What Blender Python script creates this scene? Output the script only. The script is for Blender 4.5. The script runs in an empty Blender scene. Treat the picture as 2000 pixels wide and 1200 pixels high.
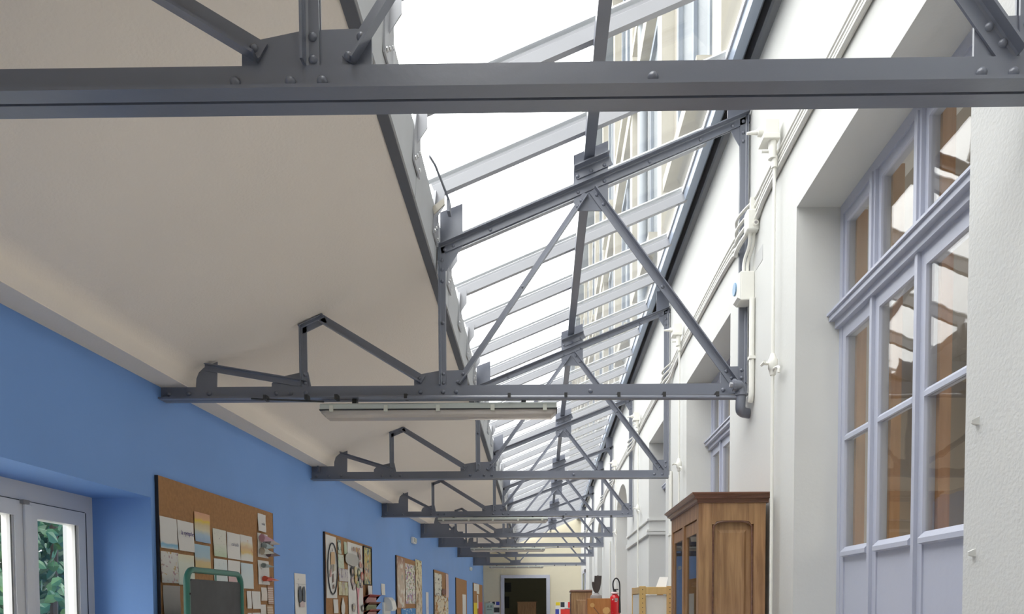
import bpy, math, random
from mathutils import Vector, Matrix
random.seed(7)
SC = bpy.context.scene
COL = SC.collection
H = 1.6                                   # eye height; all coordinates below are relative to the eye

# ---------------------------------------------------------------- camera
def cam_basis(yaw, pitch, roll):
    y, t, r = (math.radians(a) for a in (yaw, pitch, roll))
    F = Vector((-math.sin(y) * math.cos(t), math.cos(y) * math.cos(t), math.sin(t)))
    R = Vector((math.cos(y), math.sin(y), 0)); U = R.cross(F)
    return math.cos(r) * R + math.sin(r) * U, -math.sin(r) * R + math.cos(r) * U, F
R_, U_, F_ = cam_basis(0.7204, -2.2258, -0.2205)
cd = bpy.data.cameras.new('camera'); cam = bpy.data.objects.new('camera', cd); COL.objects.link(cam)
m = Matrix((R_, U_, -F_)).transposed().to_4x4(); m.translation = Vector((0, 0, H)); cam.matrix_world = m
cd.sensor_width = 36; cd.sensor_fit = 'HORIZONTAL'; cd.lens = 1450 / 2000 * 36
cd.shift_x = -(1051.65 - 1000) / 2000; cd.shift_y = (1238.61 - 600) / 2000
cd.clip_start = 0.05; cd.clip_end = 300
SC.camera = cam

# ---------------------------------------------------------------- light: an overcast sky
SKY = 4.9
w = bpy.data.worlds.new('overcast_sky'); SC.world = w; w.use_nodes = True
nt = w.node_tree; nt.nodes.clear()
wo = nt.nodes.new('ShaderNodeOutputWorld'); bg = nt.nodes.new('ShaderNodeBackground')
tc = nt.nodes.new('ShaderNodeTexCoord'); nz = nt.nodes.new('ShaderNodeTexNoise'); cr = nt.nodes.new('ShaderNodeValToRGB')
nz.inputs['Scale'].default_value = 2.2; nz.inputs['Detail'].default_value = 4
cr.color_ramp.elements[0].position = 0.3; cr.color_ramp.elements[0].color = (0.86, 0.88, 0.90, 1)
cr.color_ramp.elements[1].position = 0.65; cr.color_ramp.elements[1].color = (1.0, 0.985, 0.955, 1)
nt.links.new(tc.outputs['Generated'], nz.inputs['Vector']); nt.links.new(nz.outputs['Fac'], cr.inputs['Fac'])
nt.links.new(cr.outputs['Color'], bg.inputs['Color']); 
# standard overcast sky: three times as bright overhead as at the horizon
sx = nt.nodes.new('ShaderNodeSeparateXYZ'); mm = nt.nodes.new('ShaderNodeMath'); mm.operation = 'MAXIMUM'; mm.inputs[1].default_value = 0
ma = nt.nodes.new('ShaderNodeMath'); ma.operation = 'MULTIPLY_ADD'; ma.inputs[1].default_value = SKY * 2 / 3; ma.inputs[2].default_value = SKY / 3
nt.links.new(tc.outputs['Generated'], sx.inputs[0]); nt.links.new(sx.outputs['Z'], mm.inputs[0]); nt.links.new(mm.outputs[0], ma.inputs[0]); nt.links.new(ma.outputs[0], bg.inputs['Strength'])
nt.links.new(bg.outputs[0], wo.inputs[0])
vs = SC.view_settings
vs.view_transform = 'Standard'; vs.look = 'None'; vs.gamma = 1; vs.use_curve_mapping = False
vs.exposure = 0.74

# ---------------------------------------------------------------- helpers
class MB:
    def __init__(s): s.v = []; s.f = []
    def add(s, vs, fs):
        b = len(s.v); s.v += [tuple(p) for p in vs]; s.f += [tuple(i + b for i in f) for f in fs]; return s
    def box(s, x0, x1, y0, y1, z0, z1):
        x0, x1 = sorted((x0, x1)); y0, y1 = sorted((y0, y1)); z0, z1 = sorted((z0, z1))
        return s.add([(x, y, z) for z in (z0, z1) for y in (y0, y1) for x in (x0, x1)],
                     [(0, 2, 3, 1), (4, 5, 7, 6), (0, 1, 5, 4), (2, 6, 7, 3), (0, 4, 6, 2), (1, 3, 7, 5)])
    def frame(s, x0, x1, y0, y1, z0, z1, wa, wb, wt, wd=0):   # a rectangular frame in the YZ plane without overlapping pieces
        s.box(x0, x1, y0, y0 + wa, z0, z1).box(x0, x1, y1 - wb, y1, z0, z1).box(x0, x1, y0 + wa, y1 - wb, z1 - wt, z1)
        if wd: s.box(x0, x1, y0 + wa, y1 - wb, z0, z0 + wd)
        return s
    def rings(s, rings, closed=True, caps=True):
        n = len(rings[0]); vs = [p for r in rings for p in r]; fs = []
        for k in range(len(rings) - 1):
            for i in range(n if closed else n - 1):
                j = (i + 1) % n
                fs.append((k * n + i, k * n + j, (k + 1) * n + j, (k + 1) * n + i))
        if caps and closed:
            fs.append(tuple(range(n - 1, -1, -1))); fs.append(tuple((len(rings) - 1) * n + i for i in range(n)))
        return s.add(vs, fs)
    def prism(s, poly, ax, a, b):                 # poly: 2-D outline, extruded along axis ax from a to b
        def P(u, v, t): return {'x': (t, u, v), 'y': (u, t, v), 'z': (u, v, t)}[ax]
        return s.rings([[P(u, v, a) for u, v in poly], [P(u, v, b) for u, v in poly]])
    def sweep(s, prof, p0, p1, e1, e2):            # profile (u,v) in directions e1,e2 from p0 to p1
        p0, p1, e1, e2 = map(Vector, (p0, p1, e1, e2))
        return s.rings([[p + e1 * u + e2 * v for u, v in prof] for p in (p0, p1)])
    def tube(s, pts, r, n=8, caps=True):
        pts = [Vector(p) for p in pts]; rings = []; prev = None
        for i, p in enumerate(pts):
            t = (pts[min(i + 1, len(pts) - 1)] - pts[max(i - 1, 0)]).normalized()
            if prev is None:
                a = Vector((0, 0, 1)) if abs(t.z) < .9 else Vector((1, 0, 0))
                e = t.cross(a).normalized()
            else: e = (prev - t * prev.dot(t)).normalized()
            prev = e; g = t.cross(e); rr = r[i] if isinstance(r, (list, tuple)) else r
            rings.append([p + (e * math.cos(6.28318 * k / n) + g * math.sin(6.28318 * k / n)) * rr for k in range(n)])
        return s.rings(rings, caps=caps)
    def lathe(s, c, prof, n=16):                   # prof (r,z) round vertical axis at c
        return s.rings([[(c[0] + r * math.cos(6.28318 * k / n), c[1] + r * math.sin(6.28318 * k / n), c[2] + z) for k in range(n)] for r, z in prof])
    def dome(s, c, r, h, nrm=(0, -1, 0), n=8):
        c = Vector(c); nrm = Vector(nrm); a = Vector((0, 0, 1)) if abs(nrm.z) < .9 else Vector((1, 0, 0))
        e = nrm.cross(a).normalized(); g = nrm.cross(e); rs = []
        for q in (0, .5, 1.0, 1.35):
            rs.append([c + nrm * h * math.sin(q) + (e * math.cos(6.28318 * k / n) + g * math.sin(6.28318 * k / n)) * r * math.cos(q) for k in range(n)])
        return s.rings(rs)
def smoothpath(pts, it=2):
    pts = [Vector(p) for p in pts]
    for _ in range(it):
        o = [pts[0]]
        for a, b in zip(pts, pts[1:]): o += [a.lerp(b, .25), a.lerp(b, .75)]
        o.append(pts[-1]); pts = o
    return pts
WL = {}
def obj(name, mb, mat, parent=None, smooth=False, loc=None, bevel=0, warp=None):
    vv = [warp(p) for p in mb.v] if warp else mb.v
    base = WL[parent.name] if parent else Vector(loc) if loc else Vector((0, 0, 0))
    me = bpy.data.meshes.new(name)
    me.from_pydata([(p[0] - base.x, p[1] - base.y, p[2] - base.z) for p in vv], [], mb.f)
    if mat: me.materials.append(mat)
    import bmesh
    bm = bmesh.new(); bm.from_mesh(me); bmesh.ops.recalc_face_normals(bm, faces=bm.faces)
    bm.to_mesh(me); bm.free()
    if smooth: me.shade_smooth(); me.set_sharp_from_angle(angle=0.7)
    o = bpy.data.objects.new(name, me); COL.objects.link(o)
    if parent: o.parent = parent
    else: o.location = base + Vector((0, 0, H))
    WL[o.name] = base
    if bevel:
        b = o.modifiers.new('bevel', 'BEVEL'); b.width = bevel; b.segments = 2; b.limit_method = 'ANGLE'
    return o
def thing(name, label, cat, loc, group=None):
    o = bpy.data.objects.new(name, None); COL.objects.link(o); o.empty_display_size = .05
    o.location = Vector(loc) + Vector((0, 0, H)); WL[o.name] = Vector(loc)
    return tag(o, label, cat, group)
def tag(o, label, cat, group=None):
    o['label'] = label; o['category'] = cat
    if group: o['group'] = group
    return o
def struct(name, mb, mat, parent=None, **k):
    o = obj(name, mb, mat, parent, **k)
    if not parent: o['kind'] = 'structure'
    return o
def sgroup(name, loc=(0, 0, 0)):
    o = bpy.data.objects.new(name, None); COL.objects.link(o); o.location = Vector(loc) + Vector((0, 0, H))
    WL[o.name] = Vector(loc); o['kind'] = 'structure'; return o

# ---------------------------------------------------------------- materials
def base_mat(name):
    m = bpy.data.materials.new(name); m.use_nodes = True
    n = m.node_tree.nodes; return m, m.node_tree, n['Principled BSDF']
def solid(name, col, rough=.5, metal=0, bump=0, bscale=60, var=0, vscale=3, spec=.5):
    m, t, b = base_mat(name)
    b.inputs['Base Color'].default_value = (*col, 1); b.inputs['Roughness'].default_value = rough
    b.inputs['Metallic'].default_value = metal; b.inputs['Specular IOR Level'].default_value = spec
    g = t.nodes.new('ShaderNodeNewGeometry')
    if bump:
        z = t.nodes.new('ShaderNodeTexNoise'); z.inputs['Scale'].default_value = bscale; z.inputs['Detail'].default_value = 4
        bp = t.nodes.new('ShaderNodeBump'); bp.inputs['Strength'].default_value = bump; bp.inputs['Distance'].default_value = .01
        t.links.new(g.outputs['Position'], z.inputs['Vector']); t.links.new(z.outputs['Fac'], bp.inputs['Height']); t.links.new(bp.outputs[0], b.inputs['Normal'])
    if var:
        z = t.nodes.new('ShaderNodeTexNoise'); z.inputs['Scale'].default_value = vscale; z.inputs['Detail'].default_value = 5
        c = t.nodes.new('ShaderNodeValToRGB')
        c.color_ramp.elements[0].position = .3; c.color_ramp.elements[0].color = (*[x * (1 - var) for x in col], 1)
        c.color_ramp.elements[1].position = .7; c.color_ramp.elements[1].color = (*[min(1, x * (1 + var)) for x in col], 1)
        t.links.new(g.outputs['Position'], z.inputs['Vector']); t.links.new(z.outputs['Fac'], c.inputs['Fac']); t.links.new(c.outputs[0], b.inputs['Base Color'])
    return m
def wood(name, c1, c2, rough=.4, sx=(14, 14, 1.2)):
    m, t, b = base_mat(name)
    g = t.nodes.new('ShaderNodeTexCoord'); mp = t.nodes.new('ShaderNodeMapping'); mp.inputs['Scale'].default_value = sx
    z = t.nodes.new('ShaderNodeTexNoise'); z.inputs['Scale'].default_value = 3; z.inputs['Detail'].default_value = 8; z.inputs['Distortion'].default_value = .6
    c = t.nodes.new('ShaderNodeValToRGB'); c.color_ramp.elements[0].position = .3; c.color_ramp.elements[1].position = .7
    c.color_ramp.elements[0].color = (*c1, 1); c.color_ramp.elements[1].color = (*c2, 1)
    z2 = t.nodes.new('ShaderNodeTexNoise'); z2.inputs['Scale'].default_value = 1.7; z2.inputs['Detail'].default_value = 3
    mx = t.nodes.new('ShaderNodeMix'); mx.data_type = 'RGBA'; mx.blend_type = 'MULTIPLY'; mx.inputs[0].default_value = .22
    t.links.new(g.outputs['Object'], mp.inputs[0]); t.links.new(mp.outputs[0], z.inputs['Vector']); t.links.new(z.outputs['Fac'], c.inputs['Fac'])
    t.links.new(g.outputs['Object'], z2.inputs['Vector']); t.links.new(c.outputs[0], mx.inputs[6]); t.links.new(z2.outputs['Color'], mx.inputs[7])
    t.links.new(mx.outputs[2], b.inputs['Base Color'])
    bp = t.nodes.new('ShaderNodeBump'); bp.inputs['Strength'].default_value = .15; bp.inputs['Distance'].default_value = .004
    t.links.new(z.outputs['Fac'], bp.inputs['Height']); t.links.new(bp.outputs[0], b.inputs['Normal'])
    b.inputs['Roughness'].default_value = rough
    return m
def glass(name, tint=(.93, .96, .97), f0=.04, wavy=0, boost=1.0):
    """thin pane: straight transmission plus a mirror reflection that grows towards grazing angles (both faces alike)"""
    m = bpy.data.materials.new(name); m.use_nodes = True; t = m.node_tree; t.nodes.clear(); N = t.nodes.new; L = t.links.new
    o = N('ShaderNodeOutputMaterial'); mx = N('ShaderNodeMixShader'); tr = N('ShaderNodeBsdfTransparent'); gl = N('ShaderNodeBsdfGlossy')
    tr.inputs['Color'].default_value = (*tint, 1); gl.inputs['Roughness'].default_value = .01
    g = N('ShaderNodeNewGeometry'); d = N('ShaderNodeVectorMath'); d.operation = 'DOT_PRODUCT'
    L(g.outputs['Incoming'], d.inputs[0]); L(g.outputs['Normal'], d.inputs[1])
    def mt(op, a, b):
        n = N('ShaderNodeMath'); n.operation = op; n.use_clamp = op != 'MULTIPLY'
        for i, v in enumerate((a, b)):
            if v is None: continue
            if isinstance(v, (int, float)): n.inputs[i].default_value = v
            else: L(v, n.inputs[i])
        return n.outputs[0]
    c = mt('ABSOLUTE', d.outputs['Value'], None); k = mt('POWER', mt('SUBTRACT', 1.0, c), 5.0)
    F = mt('ADD', f0 * boost, mt('MULTIPLY', k, min(1.0, (1 - f0) * boost)))
    L(F, mx.inputs[0]); L(tr.outputs[0], mx.inputs[1]); L(gl.outputs[0], mx.inputs[2]); L(mx.outputs[0], o.inputs[0])
    if wavy:
        z = N('ShaderNodeTexNoise'); z.inputs['Scale'].default_value = 5
        bp = N('ShaderNodeBump'); bp.inputs['Strength'].default_value = wavy; bp.inputs['Distance'].default_value = .01
        L(g.outputs['Position'], z.inputs['Vector']); L(z.outputs['Fac'], bp.inputs['Height']); L(bp.outputs[0], gl.inputs['Normal'])
    return m
def bands(name, stops, noise=.25, scale=3, axis='Z', spots=None, sscale=6, sth=.35, rough=.8):
    """a painted sheet: colour bands up the sheet, blurred by noise, with optional blots of a second colour"""
    m, t, b = base_mat(name); g = t.nodes.new('ShaderNodeTexCoord'); sp = t.nodes.new('ShaderNodeSeparateXYZ')
    z = t.nodes.new('ShaderNodeTexNoise'); z.inputs['Scale'].default_value = scale; z.inputs['Detail'].default_value = 4
    ad = t.nodes.new('ShaderNodeMath'); ad.operation = 'MULTIPLY_ADD'; ad.inputs[1].default_value = noise * 2
    sb = t.nodes.new('ShaderNodeMath'); sb.operation = 'SUBTRACT'; sb.inputs[1].default_value = noise
    c = t.nodes.new('ShaderNodeValToRGB'); e = c.color_ramp.elements
    while len(e) > 1: e.remove(e[0])
    e[0].position = stops[0][0]; e[0].color = (*stops[0][1], 1)
    for p, k in stops[1:]:
        q = e.new(p); q.color = (*k, 1)
    t.links.new(g.outputs['Generated'], sp.inputs[0]); t.links.new(g.outputs['Generated'], z.inputs['Vector'])
    t.links.new(z.outputs['Fac'], ad.inputs[0]); t.links.new(sp.outputs[axis], ad.inputs[2]); t.links.new(ad.outputs[0], sb.inputs[0])
    t.links.new(sb.outputs[0], c.inputs['Fac']); out = c.outputs[0]
    for k, (col, sc, th) in enumerate(spots or []):
        v = t.nodes.new('ShaderNodeTexNoise'); v.inputs['Scale'].default_value = sc; v.inputs['Detail'].default_value = 2
        mp = t.nodes.new('ShaderNodeMapping'); mp.inputs['Location'].default_value = (k * 3.7 + 1, k * 1.9, k * 5.3)
        r = t.nodes.new('ShaderNodeValToRGB'); r.color_ramp.elements[0].position = th; r.color_ramp.elements[1].position = th + .06
        x = t.nodes.new('ShaderNodeMix'); x.data_type = 'RGBA'; x.inputs[7].default_value = (*col, 1)
        t.links.new(g.outputs['Generated'], mp.inputs[0]); t.links.new(mp.outputs[0], v.inputs['Vector']); t.links.new(v.outputs['Fac'], r.inputs['Fac'])
        t.links.new(r.outputs[0], x.inputs[0]); t.links.new(out, x.inputs[6]); out = x.outputs[2]
    t.links.new(out, b.inputs['Base Color']); b.inputs['Roughness'].default_value = rough
    return m
M = dict(
    steel=solid('grey_steel_paint', (.16, .172, .212), .32, bump=.05, bscale=45, var=.05, spec=.85),
    bar=solid('light_grey_aluminium_paint', (.40, .405, .43), .4, bump=.02),
    gutter=solid('pale_grey_sheet', (.50, .51, .52), .5, bump=.05, bscale=12, var=.06),
    darksteel=solid('dark_steel_paint', (.115, .118, .13), .5),
    flash=solid('blue_grey_flashing', (.13, .155, .19), .35, var=.08),
    cap=solid('white_aluminium', (.85, .86, .87), .35),
    ceil=solid('beige_ceiling_plaster', (.82, .74, .645), .85, bump=.18, bscale=90, var=.02, vscale=1.2),
    cream=solid('cream_end_wall_plaster', (.66, .61, .47), .8, bump=.1, bscale=60, var=.02),
    blue=solid('blue_wall_paint', (.18, .35, .72), .6, bump=.08, bscale=40, var=.03, vscale=1.5),
    white=solid('off_white_plaster', (.64, .64, .615), .75, bump=.07, bscale=60, var=.015, vscale=2),
    rough=solid('rough_white_plaster', (.64, .64, .62), .8, bump=.2, bscale=95, var=.02, vscale=2),
    wallpipe=solid('cream_white_pipe_paint', (.80, .79, .73), .45),
    conduit=solid('grey_white_cable_sheath', (.66, .65, .61), .5),
    frame=solid('blue_grey_window_paint', (.47, .49, .58), .4, bump=.06, bscale=40),
    iwood=wood('varnished_inner_frame_wood', (.42, .22, .10), (.55, .32, .17)),
    pvc=solid('white_window_plastic', (.74, .73, .73), .3),
    cork=solid('brown_cork', (.36, .185, .075), .85, bump=.15, bscale=150, var=.12, vscale=40),
    black=solid('black_edge', (.02, .02, .025), .6),
    oak=wood('old_oak', (.27, .138, .066), (.50, .285, .145), .38),
    oakdark=wood('dark_oak_moulding', (.13, .055, .035), (.22, .10, .06), .32, (1.2, 8, 14)),
    pine=wood('varnished_pine', (.74, .47, .19), (.82, .55, .25), .4),
    orangewood=wood('orange_veneer', (.42, .15, .035), (.52, .21, .06), .4),
    palewood=solid('pale_inlay_wood', (.60, .34, .12), .5),
    slate=solid('chalkboard_slate', (.055, .056, .058), .6, var=.22, vscale=9),
    green=solid('green_tube_enamel', (.035, .17, .125), .3),
    floor=solid('pale_floor_tiles', (.80, .74, .66), .5, var=.04),
    tan=solid('tan_classroom_wall', (.29, .25, .205), .8, var=.03),
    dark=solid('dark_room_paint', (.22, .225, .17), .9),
    fachouse=solid('courtyard_stone', (.33, .305, .255), .85, var=.06, vscale=1.1),
    facpil=solid('courtyard_pale_stone', (.41, .39, .335), .85, var=.04),
    facwin=solid('courtyard_window_frame', (.22, .25, .29), .6, spec=.3),
    facglass=solid('courtyard_window_glass', (.13, .15, .165), .45, spec=.2),
    paper=solid('plain_white_paper', (.74, .72, .68), .8),
    lampbody=solid('grey_lamp_housing', (.52, .55, .51), .5),
    clip=solid('pale_clip', (.62, .63, .55), .4),
    lampgrey=solid('black_clip', (.03, .03, .03), .5),
    plastic=solid('white_plastic', (.78, .78, .74), .35),
    red=solid('red_enamel', (.55, .015, .02), .25),
    rubber=solid('black_rubber', (.015, .015, .017), .5),
    chrome=solid('zinc_bolt', (.6, .6, .6), .3, 1),
    bronze=solid('dark_carved_wood', (.055, .042, .037), .5),
    grey=solid('grey_stone_base', (.30, .28, .27), .6),
    leaf=solid('green_leaf', (.035, .105, .045), .5, var=.35, vscale=8),
    leaf2=solid('pale_green_leaf', (.085, .19, .07), .5, var=.3, vscale=8),
    bark=solid('vine_bark', (.10, .07, .045), .9),
    house=solid('pale_render', (.46, .45, .42), .9),
    wire=solid('galvanised_wire', (.35, .35, .34), .5, .5),
    roof=solid('roof_sheet', (.3, .3, .31), .7),
    diff=None)
def diffuser():
    m, t, b = base_mat('clear_ribbed_diffuser')
    b.inputs['Base Color'].default_value = (.72, .66, .60, 1); b.inputs['Roughness'].default_value = .18
    b.inputs['Transmission Weight'].default_value = .35; b.inputs['IOR'].default_value = 1.2
    return m
M['diff'] = diffuser()
M['roofglass'] = glass('skylight_glass', (.965, .975, .98))
M['winglass'] = glass('old_window_glass', (.90, .90, .88), .045, wavy=.05, boost=1.8)
M['pvcglass'] = glass('clear_window_glass', (.97, .98, .975), .03)
M['cabglass'] = glass('cabinet_glass', (.80, .82, .84), .04, boost=2.0)

# ---------------------------------------------------------------- main dimensions
XL, XR = -2.093, 1.083                    # blue wall, white wall
TY = [1.683, 4.06, 6.63, 9.43, 12.29, 14.3, 17.3, 20.93]      # roof trusses
YE, YB = 24.2, -3.0                       # end wall, wall behind the viewer
ZF = -H
def soffit(y): return 1.187 + .0195 * (y - 4.06)
def roof_x(y): return -.0195 * (y - 4.06)              # the roof edge runs slightly askew to the walls
def zbar(x): return 2.363 + .41 * x                     # underside of the glazing bars
def lerp(x, pts):
    for (a, va), (b, vb) in zip(pts, pts[1:]):
        if x <= b: return va + (vb - va) * max(0, (x - a) / (b - a))
    return pts[-1][1]
def truss_warp(Y):
    d = Y - 4.06
    def f(p):
        x, y, z = p
        k = min(1, max(0, (z - 1.187) / .06)); kk = 1
        dx = lerp(x, [(-1.95, .003), (-1.8, .006), (-1.45, -.022), (-1.2, -.026), (-.7, -.0195), (-.42, -.0195), (.2, -.006), (.9, 0)])
        dz = lerp(x, [(-1.8, .0205), (-1.33, .009), (-1.2, .0055), (-.6, 0)])
        if -1.75 < x < -1.26 and z < 1.3: dz = .0
        return (x + dx * d * kk, y, z + dz * d * k)
    return f

# ---------------------------------------------------------------- floor, walls, ceiling
struct('floor', MB().box(XL - .5, XR + 4, YB, YE + 5, ZF - .1, ZF), M['floor'])
# right wall: piers, heads over the openings, and openings as the gaps between
OPEN = [(-3.0, -1.75, 0), (-.55, .80, 0), (1.955, 3.295, 0), (4.458, 5.84, 0), (6.85, 7.98, 0), (10.15, 11.7, 1), (14.75, 16.2, 1), (18.0, 19.4, 1)]
ZH = 1.715; TH = .36; ZTOP = 2.90
mb = MB(); y = YB
for a, b, arch in OPEN:
    if a == 1.955: struct('wall_near', MB().box(XR, XR + TH, y, a, ZF, ZTOP), M['rough'])
    elif a > y: mb.box(XR, XR + TH, y, a, ZF, ZTOP)
    zh = ZH
    if arch:
        r = (b - a) / 2; c = (a + b) / 2; z0 = 1.32; n = 14
        outl = [(a, z0)] + [(c - r * math.cos(math.pi * k / n), z0 + .42 * math.sin(math.pi * k / n)) for k in range(1, n)] + [(b, z0)]
        for (u0, w0), (u1, w1) in zip(outl, outl[1:]):
            mb.rings([[(XR, u0, w0), (XR, u1, w1), (XR, u1, ZTOP), (XR, u0, ZTOP)], [(XR + TH, u0, w0), (XR + TH, u1, w1), (XR + TH, u1, ZTOP), (XR + TH, u0, ZTOP)]])
    else: mb.box(XR, XR + TH, a, b, zh, ZTOP)
    mb.box(XR, XR + TH, a, b, ZF, ZF + .03)
    y = b
mb.box(XR, XR + TH, y, YE, ZF, ZTOP)
struct('wall_right', mb, M['white'])
# left wall with one visible garden window opening (and an unseen one beside the viewer, added to bring in light)
WY0, WY1, WZ = 1.75, 3.918, .575
mb = MB(); LT = .42
mb.box(XL - LT, XL, YB, -2.4, ZF, 1.85); mb.box(XL - LT, XL, .6, WY0, ZF, 1.85); mb.box(XL - LT, XL, -2.4, .6, WZ, 1.85); mb.box(XL - LT, XL, -2.4, .6, ZF, ZF + .9); mb.box(XL - LT, XL, WY1, YE, ZF, 1.85)
mb.box(XL - LT, XL, WY0, WY1, WZ, 1.85); mb.box(XL - LT, XL, WY0, WY1, ZF, ZF + .9)
struct('wall_left', mb, M['blue'])
struct('wall_back', MB().box(XL - .4, XR + .4, YB - .2, YB, ZF, 3.0), M['cream'])
# end wall with the doorway
DX0, DX1, DZ = -1.408, -.042, .87
mb = MB()
mb.box(XL - .3, DX0, YE, YE + .3, ZF, 3.0); mb.box(DX1, XR + .5, YE, YE + .3, ZF, 3.0); mb.box(DX0, DX1, YE, YE + .3, DZ, 3.0)
struct('wall_end', mb, M['cream'])
mb = MB(); mb.box(DX0 - .115, DX0, YE - .05, YE + .3, ZF, DZ + .105); mb.box(DX1, DX1 + .115, YE - .05, YE + .3, ZF, DZ + .105); mb.box(DX0, DX1, YE - .05, YE + .3, DZ, DZ + .105)
dr = struct('door_1', mb, M['frame'], loc=((DX0 + DX1) / 2, YE, ZF))
mb = MB(); mb.box(-2.2, 1.2, YE + 4, YE + 4.1, ZF, 1.6); mb.box(-2.2, -2.1, YE + .3, YE + 4, ZF, 1.6); mb.box(1.1, 1.2, YE + .3, YE + 4, ZF, -.6); mb.box(1.1, 1.2, YE + .3, YE + .9, -.6, 1.6); mb.box(1.1, 1.2, YE + 1.9, YE + 4, -.6, 1.6); mb.box(1.1, 1.2, YE + .9, YE + 1.9, .9, 1.6); mb.box(-2.2, 1.2, YE + .3, YE + 4.1, 1.6, 1.7)  # side opening out of view, added to let daylight into this room
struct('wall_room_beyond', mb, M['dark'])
mb = MB(); mb.box(XL, -1.52, YE - .03, YE, 1.09, 1.13)
struct('trim_1', mb, M['cream'])
# sloped ceiling with its cove; the surface follows the rising cornice and the skewed roof edge
def ceil_profile(Y):
    s = soffit(Y); xe = -.635 + roof_x(Y) * .9; ze = 1.80
    xs = -1.945; pts = [(XL - .05, s), (xs, s), (xs, s + .005)]
    for k in range(0, 9):
        a = k / 8; q = a * math.pi / 2 * .74
        pts.append((-1.915 + .004 + .115 * (1 - math.cos(q)) * 1.0, s + .045 + .085 * math.sin(q)))
    x0, z0 = pts[-1]
    for k in range(1, 7): a = k / 6; pts.append((x0 + (xe - x0) * a, z0 + (ze - z0) * a))
    return pts, (xe, ze)
ys = [YB, 0, 1.7, 2.9, 4.06, 5.3, 6.63, 8, 9.43, 12.3, 15, 18, 21, YE]
mb = MB(); lo = [ceil_profile(Y)[0] for Y in ys]; n = len(lo[0])
mb.rings([[(x, Y, z) for x, z in p] for p, Y in zip(lo, ys)], closed=False)
struct('ceiling', mb, M['ceil'], smooth=True)
mb = MB()
for k in range(len(ys) - 1):
    A, B = ys[k], ys[k + 1]
    mb.rings([[(XL - .45, Y, 1.9), (XL - .45, Y, 1.62 + .02 * Y * 0), (-.70 + roof_x(Y) * .9, Y, 1.93), (-.70 + roof_x(Y) * .9, Y, 2.2)] for Y in (A, B)])
struct('roof', mb, M['roof'])  # unseen layer, added to block light above the ceiling
# edge beam along the low side of the skylight (dark channel) and the pale gutter sheet above it
mb = MB()
for A, B in zip(ys, ys[1:]):
    mb.rings([[(-.642 + roof_x(Y) * .9, Y, 1.793), (-.600 + roof_x(Y) * .9, Y, 1.793), (-.600 + roof_x(Y) * .9, Y, 1.80), (-.632 + roof_x(Y) * .9, Y, 1.80), (-.632 + roof_x(Y) * .9, Y, 1.95), (-.642 + roof_x(Y) * .9, Y, 1.95)] for Y in (A, B)])
struct('trim_2', mb, M['darksteel'])

# ---------------------------------------------------------------- skylight (one glazed structure with its bars and panes)
sky = sgroup('window_1', (0, 4, 2.3))
K0, K1 = -9, 32; YS = 0.15                 # the glazing starts just ahead of the viewer
def bar_y(k): return 3.97 + .622 * k
X1 = .96
def barprof(): return [(-.0175, 0), (.0175, 0), (.0175, .052), (.010, .058), (.010, .072), (-.010, .072), (-.010, .058), (-.0175, .052)]
DIR = Vector((1, 0, .41)).normalized(); NRM = Vector((-.41, 0, 1)).normalized()
for k in range(K0, K1 + 1):
    yc = bar_y(k) - .0175
    if yc > YE - .1 or yc < YS: continue
    xa = -.575 + roof_x(yc) * .9
    obj('glazing_bar', MB().sweep(barprof(), (xa, yc, zbar(xa)), (X1, yc, zbar(X1)), (0, 1, 0), NRM), M['bar'], sky)
    o = Vector(NRM) * .086
    obj('bar_cap', MB().sweep([(-.02, 0), (.02, 0), (.02, .007), (-.02, .007)], Vector((xa - .05, yc, zbar(xa - .05))) + o, Vector((X1 + .03, yc, zbar(X1 + .03))) + o, (0, 1, 0), NRM), M['cap'], sky)
    if k < K1 and bar_y(k + 1) < YE:
        yn = bar_y(k + 1) - .0175; g = NRM * .073
        a0 = Vector((xa - .06, yc, zbar(xa - .06))) + g; a1 = Vector((X1 + .05, yc, zbar(X1 + .05))) + g
        obj('glass_pane', MB().sweep([(.002, 0), (yn - yc - .002, 0), (yn - yc - .002, .006), (.002, .006)], a0, a1, (0, 1, 0), NRM), M['roofglass'], sky)
# foot bracket with bolts under each bar, and pale gutter sheets between
for k in range(K0, K1):
    ya = bar_y(k); yb = bar_y(k + 1)
    if yb > YE or ya < YS: continue
    def gx(Y): return -.604 + roof_x(Y) * .9
    mb = MB(); mb.rings([[(gx(Y), Y, 1.80), (gx(Y) + .012, Y, 1.80), (gx(Y) + .026, Y, 2.055), (gx(Y) - .05, Y, 2.10), (gx(Y) - .06, Y, 2.10)] for Y in (ya + .004, yb - .004)])
    obj('gutter_sheet', mb, M['gutter'], sky)
    x = gx(ya) + .022; yy = ya - .02
    mb = MB(); mb.rings([[(x, yy - .09, 1.90), (x, yy + .055, 1.90), (x, yy + .055, 2.02), (x, yy + .02, 2.13), (x, yy - .06, 2.13), (x, yy - .09, 2.03)], [(x + .007, yy - .09, 1.90), (x + .007, yy + .055, 1.90), (x + .010, yy + .055, 2.02), (x + .016, yy + .02, 2.13), (x + .016, yy - .06, 2.13), (x + .010, yy - .09, 2.03)]])
    mb.rings([[(x, yy - .035, 1.99), (x + .055, yy - .035, 2.07), (x + .055, yy - .035, 2.16), (x, yy - .035, 2.12)], [(x, yy - .028, 1.99), (x + .055, yy - .028, 2.07), (x + .055, yy - .028, 2.16), (x, yy - .028, 2.12)]])
    br = obj('bar_bracket', mb, M['bar'], sky)
    if ya < 9:
        mb = MB()
        for q, zz in ((-.065, 1.925), (.03, 1.925), (-.02, 1.96), (.03, 2.0)): mb.dome((x + .008, yy + q, zz), .0095, .008, (1, 0, 0), 6)
        obj('bracket_bolts', mb, M['chrome'], br)
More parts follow.
